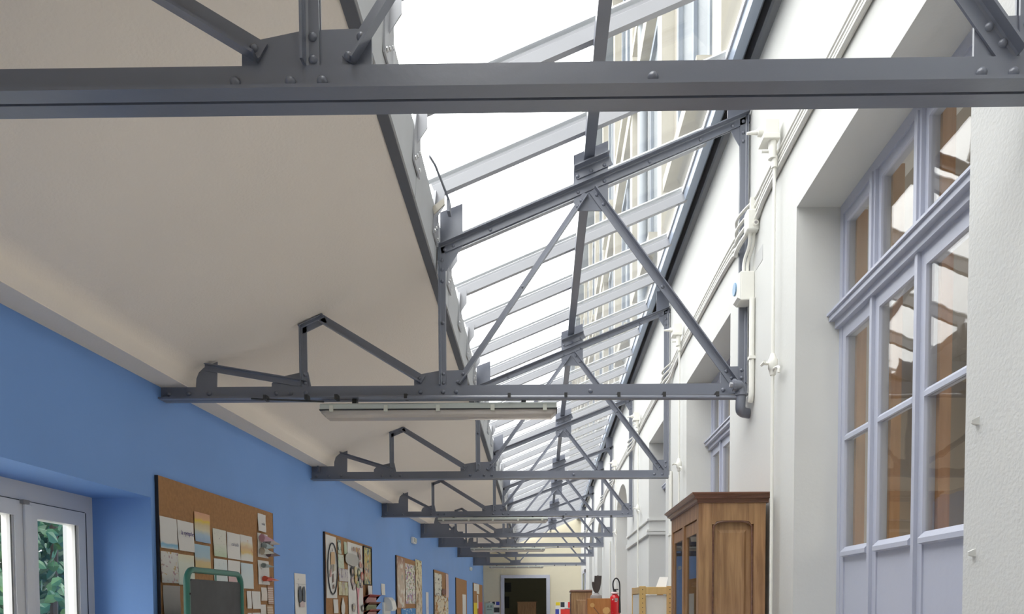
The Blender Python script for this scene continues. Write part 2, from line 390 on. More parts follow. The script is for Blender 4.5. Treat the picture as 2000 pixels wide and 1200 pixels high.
# purlin along the middle of the glazing
mb = MB(); px = lambda Y: .228 - .0065 * (Y - 4.06)
for A, B in zip(ys, ys[1:]):
    mb.rings([[(px(Y) - .027, Y, 2.372), (px(Y) + .027, Y, 2.372), (px(Y) + .027, Y, 2.379), (px(Y) - .019, Y, 2.379), (px(Y) - .019, Y, 2.445), (px(Y) - .027, Y, 2.440)] for Y in (A, B)])
obj('purlin', mb, M['steel'], sky)
# head rail of the glass, dark gap and wall flashing
mb = MB().rings([[(.945, Y, 2.752), (1.0, Y, 2.775), (.985, Y, 2.845), (.93, Y, 2.822)] for Y in (YS, YE)])
obj('head_rail', mb, solid('pale_blue_rail', (.36, .42, .52), .3), sky)
obj('head_rail_lip', MB().rings([[(.925, Y, 2.80), (.945, Y, 2.808), (.942, Y, 2.828), (.922, Y, 2.82)] for Y in (YS, YE)]), M['cap'], sky)
obj('gap_closer', MB().rings([[(.985, Y, 2.845), (1.083, Y, 2.885), (1.083, Y, 2.90), (.98, Y, 2.86)] for Y in (YS, YE)]), M['darksteel'], sky)
obj('gap_channel', MB().rings([[(1.0, Y, 2.775), (1.006, Y, 2.777), (1.012, Y, 2.85), (.992, Y, 2.845)] for Y in (YS, YE)]), M['flash'], sky)
obj('wall_flashing', MB().rings([[(1.055, Y, 2.775), (1.083, Y, 2.765), (1.083, Y, 2.885), (1.045, Y, 2.87), (1.045, Y, 2.785)] for Y in (YS, YE)]), solid('grey_flashing', (.21, .22, .24), .35, var=.08), sky)
mb = MB()
for k in range(K0, K1):
    yy = bar_y(k) - .0175
    if -1 < yy < 14: mb.dome((.905, yy, zbar(.905)), .010, .010, (.38, 0, -.92), 6)
b = obj('rail_bolts', mb, M['chrome'], sky)
# a hinged vent stay near the second truss
vx = -.55
vst = obj('vent_stay', MB().tube([(vx + .005, 3.55, 2.10), (vx + .02, 3.62, 2.10), (vx + .055, 3.86, 2.06)], .006, 6).box(vx + .045, vx + .06, 3.84, 3.90, 2.00, 2.06), M['steel'], sky)
obj('stay_plate', MB().rings([[(vx - .02, 3.84, 1.985), (vx + .035, 3.84, 2.035), (vx + .03, 3.84, 2.065), (vx - .03, 3.84, 2.02)], [(vx - .02, 3.85, 1.985), (vx + .035, 3.85, 2.035), (vx + .03, 3.85, 2.065), (vx - .03, 3.85, 2.02)]]), solid('raw_beige_metal', (.42, .39, .33), .5), sky)

struct('ceiling_near', MB().rings([[(-.66, Y, 1.79), (1.1, Y, 2.78), (1.1, Y, 2.95), (-.75, Y, 2.2)] for Y in (YB, YS + .1)]), M['ceil'])

# ---------------------------------------------------------------- roof trusses
def angle(mb, p0, p1, h, wf, t, side, fronts=(-1, 1), g=.004):
    d = Vector((p1[0] - p0[0], 0, p1[1] - p0[1])).normalized(); n = Vector((-d.z, 0, d.x)) * side
    for s in fronts:
        prof = [(0, g), (0, g + wf), (t, g + wf), (t, g + t + .007), (t + .002, g + t + .002), (t + .007, g + t), (h, g + t), (h, g)]
        mb.sweep(prof, (p0[0], 0, p0[1]), (p1[0], 0, p1[1]), n, (0, s, 0))
    return mb
GUS = dict(
    heel=[(-1.906, 1.187), (-1.902, 1.235), (-1.888, 1.268), (-1.862, 1.292), (-1.829, 1.308), (-1.786, 1.325), (-1.792, 1.187)],
    strut=[(-1.493, 1.15), (-1.492, 1.206), (-1.458, 1.238), (-1.327, 1.265), (-1.293, 1.265), (-1.278, 1.185), (-1.278, 1.15)],
    post=[(-.719, 1.13), (-.718, 1.224), (-.687, 1.249), (-.582, 1.267), (-.465, 1.270), (-.43, 1.266), (-.43, 1.13)],
    eaves=[(-.575, 1.87), (-.575, 1.935), (-.45, 1.985), (-.45, 1.93), (-.471, 1.90), (-.536, 1.80), (-.57, 1.80)],
    bearing=[(-.57, 1.915), (-.57, 2.105), (-.45, 2.150), (-.45, 1.97)],
    node=[(.146, 2.395), (.33, 2.470), (.33, 2.106), (.17, 2.106), (.146, 2.15)],
    head=[(.965, 2.54), (1.073, 2.585), (1.073, 2.39), (1.025, 2.44)],
    foot=[(.934, 1.15), (.934, 1.276), (1.073, 1.28), (1.073, 1.15)],
    upper=[(.964, 2.55), (.964, 2.742), (1.05, 2.745), (1.073, 2.74), (1.073, 2.59)])
RIV = [(x, 1.151, .012) for x in (-2.05, -1.94, -1.83, -1.466, -1.385, -1.304, -.683, -.561, -.491, .234, .946, 1.015)] + \
      [(x, z, .010) for x, z in ((-.558, 1.200), (-.558, 1.248), (-.452, 1.247), (-.480, 1.206), (-1.308, 1.205), (-1.308, 1.25), (-.688, 1.227),
       (1.045, 1.215), (1.045, 1.256), (.992, 1.215), (.962, 1.25), (-.545, 1.905), (-.50, 1.926), (-.30, 2.008), (.17, 2.20), (.31, 2.257), (.55, 2.355), (.82, 2.466), (.99, 2.535), (1.045, 2.558),
       (1.045, 2.50), (1.045, 2.455), (.187, 2.155), (.168, 2.125), (.268, 2.185), (.305, 2.135), (.168, 2.283), (.24, 2.312), (.31, 2.34), (-.56, 1.85), (-.56, 1.80), (-.56, 1.74), (.62, 1.70), (-.125, 1.705), (-.56, 1.52))]
PLACES = ['nearest the viewer, crossing the top of the picture', 'second from the viewer, above the first fluorescent lamp', 'third from the viewer, without a lamp', 'fourth from the viewer, above the second fluorescent lamp',
          'fifth from the viewer, behind the second lamp', 'sixth from the viewer, above the third fluorescent lamp', 'seventh from the viewer, behind the third lamp', 'eighth and last, in front of the cream end wall']
SHADE = M['steel']
for ti, Y in enumerate(TY):
    t = thing('roof_truss', 'grey riveted steel roof truss ' + PLACES[ti], 'truss', (-.5, Y, 1.117), 'roof trusses across the corridor')
    wf_ = truss_warp(Y)
    def wp(p, f=wf_, Y=Y):
        q = f(p); return (q[0], q[1] + Y, q[2])
    def part(n, mb): return obj(n, mb, SHADE, t, warp=wp)
    mb = MB(); angle(mb, (XL - .02, 1.117), (1.075, 1.117), .07, .042, .008, 1); obj('bottom_chord', MB().add([(p[0], p[1] + Y, p[2]) for p in mb.v], mb.f), SHADE, t)
    mb = MB(); angle(mb, (-.576, 1.927), (1.074, 2.603), .045, .038, .006, -1); part('top_chord', mb)
    mb = MB(); angle(mb, (-.580, 1.187), (-.580, 1.925), .036, .03, .006, -1); part('post', mb)
    mb = MB(); angle(mb, (1.071, 1.187), (1.071, 2.598), .042, .02, .006, 1); part('wall_post', mb)
    mb = MB(); angle(mb, (-.468, 1.19), (.224, 2.184), .032, .028, .005, 1, (-1,)); part('strut', mb)
    mb = MB(); angle(mb, (.262, 2.222), (1.028, 1.192), .042, .036, .006, -1, (-1,)); part('strut', mb)
    mb = MB(); angle(mb, (-1.85, 1.312), (-1.30, 1.217), .036, .03, .005, -1, (-1,)); part('heel_strut', mb)
    mb = MB(); angle(mb, (-1.331, 1.187), (-1.331, 1.512), .036, .03, .006, -1, (-1,)); part('short_post', mb)
    mb = MB(); angle(mb, (-1.335, 1.505), (-1.203, 1.566), .042, .034, .006, -1, (-1,)); part('ceiling_cap', mb)
    mb = MB(); angle(mb, (-1.226, 1.528), (-.682, 1.197), .046, .036, .006, 1, (-1,)); part('diagonal_brace', mb)
    for nm, po in GUS.items(): part('gusset_plate', MB().prism(po, 'y', -.0035, .0035))
    mb = MB(); angle(mb, (.146, 2.319), (.333, 2.395), .055, .048, .006, -1, (-1,)); part('purlin_cleat', mb)
    if ti >= 2:
        s = soffit(Y); mb = MB().box(XL - .02, -1.80, -.004, .004, 1.188, s + .002).box(-2.03, -2.02, -.05, .0, 1.188, s)
        if ti > 3: mb.box(-1.80, -1.62, -.004, .004, 1.188, 1.215 + (s - 1.187))
        obj('bearing_plate', MB().add([(p[0], p[1] + Y, p[2]) for p in mb.v], mb.f), SHADE, t)
    if ti < 4:
        for x, z, r in RIV:
            if ti > 1 and r < .011 and (x < -.7): continue
            yy = -.004 - .006 if z > 1.19 else -.013
            p = wf_((x, 0, z)) if z > 1.19 else (x, 0, z)
            obj('rivet', MB().dome((p[0], Y + yy, p[2]), r, r * .85, (0, -1, 0), 10), SHADE, t, smooth=True)

# ---------------------------------------------------------------- fluorescent lamps and their feed pipes
def lamp(Y, xa, xb, z0, z1, label):
    t = thing('fluorescent_lamp', label, 'lamp', ((xa + xb) / 2, Y, z1), 'fluorescent lamps under the trusses')
    zm = z0 + (z1 - z0) * .52; h = .055
    pr = [(-h, zm), (-h, z1 - .006), (-h + .01, z1), (h - .01, z1), (h, z1 - .006), (h, zm)]
    obj('housing', MB().prism([(Y + a, b) for a, b in pr], 'x', xa, xb), M['lampbody'], t, bevel=.003)
    pr = [(-h + .004, zm), (-h + .006, z0 + .012), (-h + .02, z0), (h - .02, z0), (h - .006, z0 + .012), (h - .004, zm)]
    obj('diffuser', MB().rings([[(x, Y + a * s, zm + (b - zm) * q) for a, b in pr] for x, s, q in ((xa + .004, .9, .35), (xa + .03, 1, 1), (xb - .03, 1, 1), (xb - .004, .9, .35))]), M['diff'], t)
    obj('gasket', MB().box(xa - .002, xb + .002, Y - h - .002, Y + h + .002, zm - .003, zm + .003), M['lampgrey'], t)
    for q in (.05, .28, .5, .73, .95):
        x = xa + (xb - xa) * q; obj('clip', MB().box(x - .011, x + .011, Y - h - .007, Y - h + .002, zm - .012, zm + .022), M['clip'], t, bevel=.002)
    obj('tube', MB().tube([(xa + .06, Y, z0 + .03), (xb - .06, Y, z0 + .03)], .012, 8), M['cap'], t)
    for x in (xa + .03, xb - .045): obj('end_cap', MB().box(x - .014, x + .014, Y - .022, Y + .022, z0 + .012, zm - .004), solid('tan_lamp_holder', (.22, .15, .10), .5) if 'tan_lamp_holder' not in bpy.data.materials else bpy.data.materials['tan_lamp_holder'], t)
    for q in (.14, .86):
        x = xa + (xb - xa) * q; obj('hanger', MB().box(x - .012, x + .012, Y - .02, Y + .02, z1, 1.118), M['lampgrey'], t)
lamp(TY[1], -1.218, .052, 1.011, 1.085, 'long fluorescent lamp with clear cover, nearest and largest in the picture')
lamp(TY[3], -1.379, .006, 1.034, 1.104, 'fluorescent lamp second from the viewer, under the fourth truss')
lamp(TY[5], -1.475, -.05, 1.02, 1.10, 'fluorescent lamp third from the viewer, under the sixth truss')
lamp(TY[7], -1.64, -.115, 1.03, 1.10, 'farthest fluorescent lamp, hanging just before the doorway wall')
t = thing('wiring_pipe', 'grey steel wiring pipe running under the second truss to a thick elbow at the wall', 'pipe', (.3, 4.0, 1.1))
obj('long_pipe', MB().tube([(-1.0, 3.985, 1.106), (1.0, 3.985, 1.092)], .012, 10), M['steel'], t, smooth=True)
obj('thin_cable', MB().tube(smoothpath([(-1.58, 3.995, 1.108), (-1.40, 3.99, 1.098), (-1.19, 3.99, 1.088)]), .005, 6), M['lampgrey'], t)
el = smoothpath([(.975, 3.965, 1.152), (1.0, 3.965, 1.152), (1.022, 3.985, 1.150), (1.026, 3.985, 1.10), (1.022, 3.985, 1.045), (1.03, 4.0, 1.02), (1.08, 4.03, 1.02)])
obj('elbow', MB().tube(el, .027, 14), M['steel'], t, smooth=True)
for c, dr_ in (((.985, 3.965, 1.152), (1, 0, 0)), ((1.025, 3.982, 1.108), (0, 0, 1))):
    d = Vector(dr_) * .007; obj('collar', MB().tube([Vector(c) - d, Vector(c) + d], .0315, 14), M['steel'], t)
obj('end_cap', MB().tube([(.962, 3.965, 1.155), (.977, 3.965, 1.153)], .014, 6), M['bar'], t)
for x in (-1.50, -1.28, -1.12, -.75, -.2, .1, .38, .62, .9): obj('pipe_clip', MB().box(x - .008, x + .008, 3.97, 4.02, 1.098, 1.122), M['lampgrey'], t)
for Y, xa, lab in ((TY[3], .006, 'fourth'), (TY[5], -.05, 'sixth'), (TY[7], -.115, 'eighth')):
    t = thing('wiring_pipe', 'thin dark wiring pipe under the %s truss between its lamp and the white wall' % lab, 'pipe', (.5, Y, 1.1), 'thin lamp feed pipes')
    obj('thin_cable', MB().tube(smoothpath([(xa, Y - .05, 1.09), (.5, Y - .05, 1.10), (1.07, Y - .05, 1.105)]), .009, 6), M['steel'], t)
    for x in (.2, .5, .8): obj('pipe_clip', MB().box(x - .012, x + .012, Y - .065, Y - .03, 1.095, 1.122), M['lampgrey'], t)

# ---------------------------------------------------------------- right wall windows
XW = 1.272
def casement_window(idx, a, b, zh, arch):
    g = sgroup('window_%d' % idx, (XW, (a + b) / 2, ZF)); fd = .055
    st = [b - (b - a) * q for q in (0, .29, .545, .80)]           # far edge then the three mullions
    cen = [b - .34, b - .695, b - 1.05] if b - a > 1.25 else [b - .36, b - .70]
    def f(n, mb, mat=M['frame'], par=g): return obj(n, mb, mat, par)
    f('frame', MB().frame(XW, XW + fd, a, b, ZF, zh, .03, .03, .045))
    zt0, zt1 = 1.195, 1.27
    mb = MB().box(XW - .02, XW + fd, a, b, zt0, zt1).box(XW - .045, XW - .02, a, b, zt0 + .03, zt1 - .004).box(XW - .055, XW - .02, a, b, zt1 - .022, zt1 - .012)
    f('transom', mb)
    edges = [b - .03] + cen + [a + .03]
    for c in cen:
        f('mullion', MB().box(XW - .006, XW + fd, c - .018, c + .018, zt1, zh - .045).box(XW - .014, XW - .006, c - .004, c + .018, zt1, zh - .045))
        f('mullion', MB().box(XW - .010, XW + fd, c - .010, c + .010, ZF, zt0))
    for e0, e1 in zip(edges, edges[1:]):
        hi = e0 - (.018 if e0 in cen else 0); lo_ = e1 + (.018 if e1 in cen else 0)
        # upper light
        f('sash', MB().frame(XW + .008, XW + .045, lo_, hi, zt1, zh - .045, .010, .022, .04))
        f('glass_pane', MB().box(XW + .016, XW + .020, lo_ + .008, hi - .02, zt1, zh - .08), M['winglass'])
        f('inner_frame', MB().box(XW + .046, XW + .09, hi - .036, hi, zt1, zh - .045).box(XW + .046, XW + .09, lo_, lo_ + .012, zt1, zh - .045), M['iwood'])
        # casement leaf below
        hi = e0 - (.010 if e0 in cen else 0); lo_ = e1 + (.010 if e1 in cen else 0)
        lf = f('casement', MB().frame(XW + .004, XW + .045, lo_, hi, ZF, zt0, .029, .033, .055))
        f('glass_pane', MB().box(XW + .014, XW + .018, lo_ + .026, hi - .030, .24, .70), M['winglass'])
        f('glass_pane', MB().box(XW + .014, XW + .018, lo_ + .026, hi - .030, .728, zt0 - .05), M['winglass'])
        f('glazing_bar', MB().prism([(XW + .002, .70), (XW + .034, .70), (XW + .034, .728), (XW + .012, .728), (XW + .002, .716)], 'y', lo_ + .029, hi - .033))
        f('rail', MB().prism([(XW - .010, .205), (XW + .040, .195), (XW + .040, .245), (XW + .012, .245), (XW - .010, .222)], 'y', lo_ + .02, hi - .03))
        f('panel', MB().box(XW + .010, XW + .030, lo_ + .026, hi - .030, ZF + .02, .205))
        f('inner_frame', MB().box(XW + .046, XW + .085, hi - .052, hi, ZF, zt0).box(XW + .046, XW + .085, lo_, lo_ + .022, ZF, zt0), M['iwood'])
wi = 2
for a, b, arch in OPEN:
    if b < 0.5 or a > 9: continue
    casement_window(wi, a, b, ZH if not arch else 1.74, arch); wi += 1
for a, b, arch in OPEN:
    if arch or b < .5:
        g = sgroup('window_%d' % wi, (XW, (a + b) / 2, ZF)); wi += 1
        mb = MB().frame(XW, XW + .05, a, b, ZF, 1.74, .05, .05, .08).box(XW, XW + .05, (a + b) / 2 - .03, (a + b) / 2 + .03, ZF, 1.66).box(XW - .02, XW + .05, a, b, .84, .90)
        obj('frame', mb, M['frame'], g)
        obj('glass_pane', MB().box(XW + .02, XW + .025, a + .05, (a + b) / 2 - .03, ZF, 1.66), M['winglass'], g); obj('glass_pane', MB().box(XW + .02, XW + .025, (a + b) / 2 + .03, b - .05, ZF, 1.66), M['winglass'], g)
# classroom behind those windows
mb = MB()
for u0, u1 in ((YB, -1.5), (1.2, 1.8), (5.2, 7.0), (9.2, 10.2), (12.5, YE)): mb.box(3.9, 4.0, u0, u1, ZF, 2.0)
for u0, u1 in ((-1.5, 1.2), (1.8, 5.2), (7.0, 9.2), (10.2, 12.5)): mb.box(3.9, 4.0, u0, u1, ZF, -.7); mb.box(3.9, 4.0, u0, u1, 1.35, 2.0)  # openings in the far wall, added to brighten the classroom
mb.box(XR + TH, 4.0, YB - .1, YB, ZF, 2.0); mb.box(XR + TH, 4.0, YE, YE + .1, ZF, 2.0); mb.box(XR + TH, 4, 6.1, 6.2, ZF, 2.0)
struct('wall_classroom', mb, M['tan'])
struct('ceiling_classroom', MB().box(XR + TH - .05, 4.0, YB, YE, 1.95, 2.05), M['tan'])
# impost moulding round the pier at the third opening
mb = MB()
for z0, z1, d in ((.895, .915, .018), (.78, .80, .02), (.745, .775, .026)):
    mb.box(XR - d, XR, 7.98, 10.1, z0, z1); mb.box(XR - d, XR + .2, 7.98 - d, 7.98, z0, z1)
struct('trim_3', mb, M['white'])
mb = MB().box(XR - .03, XR, 21.2, 21.3, ZF, 1.0).box(XR - .03, XR, 22.5, 22.6, ZF, 1.0).box(XR - .03, XR, 21.2, 22.6, .92, 1.02)
d2 = struct('door_2', mb, M['frame'], loc=(XR, 21.9, ZF)); obj('door_leaf', MB().box(XR - .012, XR, 21.3, 22.5, ZF, .92), M['dark'], d2)

# ---------------------------------------------------------------- cables, valves and boxes on the white wall
tie = [Y for Y in TY]
NAMES = ['topmost', 'second from the top', 'third from the top', 'lowest and thickest']
for i in range(4):
    z = 2.092 - i * .026; r = (.0085, .009, .010, .0125)[i]; pts = []
    pts.append((1.0745, YB, z - .06)); 
    for Y in tie:
        zz = z - .02 if Y < 3 else z
        x0 = 1.083 - r
        pts += [(x0, Y - .38, zz - .0), (x0, Y - .16, zz - .015 * (i + 1)), (1.030 - .004 * i, Y - .075, zz - .035 - .028 * i), (1.008, Y - .02, zz - .055 - .03 * i), (1.030, Y + .06, zz - .05 - .025 * i), (x0, Y + .16, zz - .03 - .01 * i), (x0, Y + .35, zz)]
    pts.append((1.0745, YE, z))
    o = obj('wall_cable', MB().tube(smoothpath(pts, 2), r, 7), M['conduit'], smooth=True, loc=(1.07, 4, z))
    tag(o, 'pale cable along the white wall under the skylight, %s of four' % NAMES[i], 'cable', 'four cables along the white wall')
def valve(Y, lab):
    t = thing('gas_pipe', lab, 'pipe', (1.07, Y, ZF), 'thin wall pipes with old gas brackets')
    x = 1.047; g = M['wallpipe']
    obj('pipe', MB().tube([(x, Y - .02, ZF), (x, Y - .02, 2.12)], .008, 8), g, t, smooth=True)
    obj('bracket_body', MB().box(.998, 1.064, Y - .035, Y + .03, 2.145, 2.215), g, t, bevel=.004); obj('bracket_plate', MB().box(.988, 1.064, Y - .05, Y + .04, 2.118, 2.142), g, t, bevel=.003)
    obj('collar', MB().tube([(x - .01, Y - .02, 2.04), (x - .01, Y - .02, 2.13)], .019, 10), g, t, smooth=True)
    obj('collar', MB().tube([(x, Y - .02, 2.0), (x, Y - .02, 2.05)], .014, 10), g, t)
    obj('thumb_screw', MB().tube([(x - .06, Y - .02, 2.075), (x + .016, Y - .02, 2.075)], .007, 8), g, t)
    obj('nozzle', MB().tube([(1.0, Y, 2.172), (.975, Y, 2.172), (.972, Y, 2.172), (.925, Y, 2.168)], [.020, .018, .011, .006], 10), g, t, smooth=True)
    v = obj('valve_body', MB().tube([(x, Y - .02, 1.06), (x, Y - .02, 1.085), (x, Y - .02, 1.09), (x, Y - .02, 1.13), (x, Y - .02, 1.14), (x, Y - .02, 1.16)], [.013, .018, .022, .022, .016, .010], 10), g, t, smooth=True)
    obj('tap_handle', MB().tube([(x - .045, Y - .02, 1.115), (x, Y - .02, 1.115)], .008, 8).tube([(x - .045, Y - .045, 1.115), (x - .045, Y + .005, 1.115)], .007, 8), g, t)
    obj('spout', MB().tube(smoothpath([(x, Y - .02, 1.085), (x, Y - .07, 1.082), (x + .004, Y - .10, 1.075), (x + .004, Y - .10, 1.05)]), .007, 8), g, t, smooth=True)
for Y, lab in ((3.52, 'nearest white gas bracket and its thin pipe on the pier beside the largest window'), (5.98, 'white gas bracket and thin pipe on the second pier, left of the oak cabinet'), (8.68, 'white gas bracket and pipe on the third pier, with a nozzle above the fourth truss'), (11.5, 'farthest white gas bracket and pipe, beyond the fourth truss')):
    valve(Y, lab)
t = thing('junction_box', 'cream wall box with round gland clipped beside the second truss post', 'box', (1.06, 3.9, 1.9))
obj('body', MB().rings([[(1.022, 3.865, z), (1.083, 3.865, z), (1.083, 3.935, z), (1.022, 3.935, z)] for z in (1.905, 2.01)]), M['wallpipe'], t, bevel=.008)
obj('gland', MB().tube([(1.062, 3.867, 1.935), (1.062, 3.853, 1.935)], .014, 12), M['wallpipe'], t); obj('gland_hole', MB().tube([(1.062, 3.8535, 1.935), (1.062, 3.8515, 1.935)], .008, 10), M['grey'], t)
obj('cable_duct', MB().box(1.045, 1.07, 3.89, 3.915, 2.01, 2.08), M['wallpipe'], t)
for dx in (0, .02): obj('tail_cable', MB().tube(smoothpath([(1.045 + dx, 3.90, 1.91), (1.05 + dx, 3.93, 1.85), (1.035 + dx, 3.985, 1.80), (1.035 + dx, 3.985, 1.73)]), .0085, 7), M['wallpipe'], t, smooth=True)
t = thing('light_switch', 'cream switch box with round blue-lined dial below the junction box', 'switch', (1.05, 4.0, 1.62))
obj('body', MB().rings([[(1.010, 3.945, z), (1.083, 3.945, z), (1.083, 4.05, z), (1.010, 4.05, z)] for z in (1.585, 1.735)]), M['wallpipe'], t, bevel=.005)
obj('cover', MB().rings([[(.995, 3.952, 1.60), (.995, 4.043, 1.60), (.995, 4.043, 1.72), (.995, 3.952, 1.72)], [(1.010, 3.946, 1.59), (1.010, 4.049, 1.59), (1.010, 4.049, 1.73), (1.010, 3.946, 1.73)]]), M['plastic'], t)
obj('dial', MB().tube([(.9955, 3.998, 1.66), (.988, 3.998, 1.66)], .033, 16), solid('blue_dial', (.18, .32, .48), .4), t)
t = thing('drop_pipe', 'cream pipe dropping from the switch box past the second truss end', 'pipe', (1.06, 3.96, 1.1))
obj('pipe', MB().tube(smoothpath([(1.0675, 3.935, 1.59), (1.0675, 3.935, 1.15), (1.066, 3.935, 1.08), (1.066, 3.95, 1.06)]), .0145, 10), M['wallpipe'], t, smooth=True)
obj('pipe_clip', MB().box(1.05, 1.083, 3.917, 3.953, 1.275, 1.29), M['wallpipe'], t)
o = obj('wall_sticker', MB().box(1.0815, 1.083, 3.80, 3.93, 1.725, 1.80), solid('faded_grey_sticker', (.52, .52, .51), .6), loc=(1.083, 3.87, 1.73)); tag(o, 'faded grey square sticker on the white wall right of the switch box', 'sticker')
for Y, z1, lab in ((5.93, 1.15, 'pair of thin white pipes running down the wall end at the third truss'), (12.2, 1.08, 'thin white pipe running down the pier at the fifth truss end')):
    t = thing('drop_pipe', lab, 'pipe', (1.06, Y, ZF), 'white pipes down the piers')
    obj('pipe', MB().tube([(1.07, Y + .55, ZF), (1.07, Y + .55, z1)], .012, 8), M['wallpipe'], t, smooth=True)
    if Y < 7: obj('pipe', MB().tube([(1.07, Y + .62, ZF), (1.07, Y + .62, z1 - .02)], .009, 8), M['wallpipe'], t, smooth=True); obj('pipe_clip', MB().box(1.055, 1.083, Y + .53, Y + .64, .60, .62), M['wallpipe'], t)
for i, (y_, z_) in enumerate(((1.90, .458), (1.905, .128))):
    o = obj('wall_peg', MB().rings([[(XR, y_ - .008, z_ - .01), (XR, y_ + .008, z_ - .01), (XR, y_ + .008, z_ + .01), (XR, y_ - .008, z_ + .01)], [(XR - .016, y_ - .003, z_ - .006), (XR - .016, y_ + .003, z_ - .006), (XR - .016, y_ + .003, z_ + .002), (XR - .016, y_ - .003, z_ + .002)]]), M['white'], loc=(XR, y_, z_)); tag(o, ('upper', 'lower')[i] + ' painted peg stub on the rough white pier at the right edge', 'peg', 'peg stubs on the near pier')

# ---------------------------------------------------------------- oak display cabinet
t = thing('display_cabinet', 'old oak glass-fronted cabinet with moulded cornice against the white wall', 'cabinet', (.9, 4.0, ZF))
ca, cb = 3.60, 4.38; cx0, cx1 = .727, 1.050; cz = .488
def cp(n, mb, mat=M['oak'], par=None, **k): return obj(n, mb, mat, par or t, **k)
cp('back_panel', MB().box(cx1 - .015, cx1, ca + .02, cb - .02, ZF + .1, cz))
cp('base', MB().box(cx0, cx1, ca, cb, ZF, ZF + .10), bevel=.003)
cp('shelf', MB().box(cx0 + .05, cx1 - .016, ca + .06, cb - .06, -.32, -.30)); cp('shelf', MB().box(cx0 + .05, cx1 - .016, ca + .06, cb - .06, .10, .118))
for yy in (ca, cb):
    s = 1 if yy == ca else -1
    cp('stile', MB().box(cx0, cx0 + .066, yy, yy + s * .045, ZF + .1, cz), bevel=.002)
    cp('stile', MB().box(cx1 - .058, cx1, yy, yy + s * .045, ZF + .1, cz), bevel=.002)
    za = .385; xa, xb = cx0 + .066, cx1 - .058
    arch = [(xa, cz), (xb, cz), (xb, za), (xb - .012, za), (xb - .02, za + .012), (xb - .05, za + .018), (xa + .05, za + .018), (xa + .02, za + .012), (xa + .012, za), (xa, za)]
    cp('top_rail', MB().prism([(u, v) for u, v in arch], 'y', yy, yy + s * .04))
    q = .014
    cp('side_panel', MB().box(xa - .01, xb + .01, yy + s * .022, yy + s * .03, ZF + .1, za + .03))
    cp('raised_field', MB().rings([[(xa + .03, yy + s * .022, ZF + .2), (xb - .03, yy + s * .022, ZF + .2), (xb - .03, yy + s * .022, za - .025), (xa + .03, yy + s * .022, za - .025)], [(xa + .042, yy + s * .014, ZF + .215), (xb - .042, yy + s * .014, ZF + .215), (xb - .042, yy + s * .014, za - .04), (xa + .042, yy + s * .014, za - .04)]]))
    cp('bead', MB().tube(smoothpath([(xa + .004, yy + s * .006, -.9), (xa + .004, yy + s * .006, za - .02), (xa + .012, yy + s * .006, za), (xa + .04, yy + s * .004, za + .014), (xb - .04, yy + s * .004, za + .014), (xb - .012, yy + s * .006, za), (xb - .004, yy + s * .006, za - .02), (xb - .004, yy + s * .006, -.9)], 2), .0055, 6), M['oakdark'])
cp('frieze', MB().box(cx0, cx0 + .03, ca + .045, cb - .045, .415, cz))
cp('centre_stile', MB().box(cx0 - .004, cx0 + .025, 3.968, 4.012, ZF + .1, .415), bevel=.003)
for a, b in ((ca + .045, 3.966), (4.014, cb - .045)):
    fr = MB().frame(cx0 + .006, cx0 + .03, a, b, ZF + .1, .41, .032, .032, .06, .5)
    d = cp('door', fr)
    cp('door_glass', MB().box(cx0 + .011, cx0 + .014, a + .028, b - .028, ZF + .59, .354), M['cabglass'], d)
    cp('knob', MB().dome((cx0 + .006, b - .022 if a < 3.9 else a + .022, -.5), .012, .015, (-1, 0, 0)), M['oakdark'], d)
cor = [(0, 0), (.006, 0), (.006, .010), (.014, .018), (.022, .020), (.022, .028), (.032, .038), (.036, .040), (.036, .047), (0, .047)]
mb = MB(); rs = []
for o_, z_ in cor[1:-1]: rs.append([(cx0 - o_, ca - o_, cz - .001 + z_), (cx1 + .012, ca - o_, cz - .001 + z_), (cx1 + .012, cb + o_, cz - .001 + z_), (cx0 - o_, cb + o_, cz - .001 + z_)])
mb.rings(rs); cp('cornice', mb, M['oakdark'])
# ---------------------------------------------------------------- pine rack behind the cabinet
t = thing('pine_rack', 'pine shelf rack with drilled posts and white side board behind the oak cabinet', 'shelf', (.72, 5.2, ZF))
for xa in (.617, .800): 
    p = obj('post', MB().box(xa, xa + .042, 5.0, 5.03, ZF, .124), M['pine'], t, bevel=.002)
    mb = MB()
    for k in range(16): mb.tube([(xa + .021, 5.0015, .10 - k * .03), (xa + .021, 4.999, .10 - k * .03)], .0035, 6)
    obj('peg_holes', mb, M['lampgrey'], p)
for xa in (.617, .800): obj('post', MB().box(xa, xa + .042, 5.43, 5.46, ZF, .122), M['pine'], t)
obj('top_rail', MB().box(.659, .800, 5.003, 5.028, .068, .118), M['pine'], t, bevel=.002)
obj('side_board', MB().box(.655, .804, 5.018, 5.03, -.8, .062), M['plastic'], t)
obj('rail', MB().box(.618, .640, 5.03, 5.43, .075, .118), M['pine'], t)
obj('back_board', MB().box(.622, .634, 5.03, 5.43, -.8, .07), M['plastic'], t)
obj('top_board', MB().box(.64, .84, 5.03, 5.43, .085, .098), M['pine'], t)
o = obj('leaning_sheet', MB().rings([[(.735, 5.10, .1), (.805, 5.10, .1), (.835, 5.16, .19), (.775, 5.16, .19)], [(.735, 5.102, .1), (.805, 5.102, .1), (.835, 5.162, .19), (.775, 5.162, .19)]]), M['paper'], loc=(.77, 5.12, .1)); tag(o, 'white sheet leaning on top of the pine rack', 'paper')

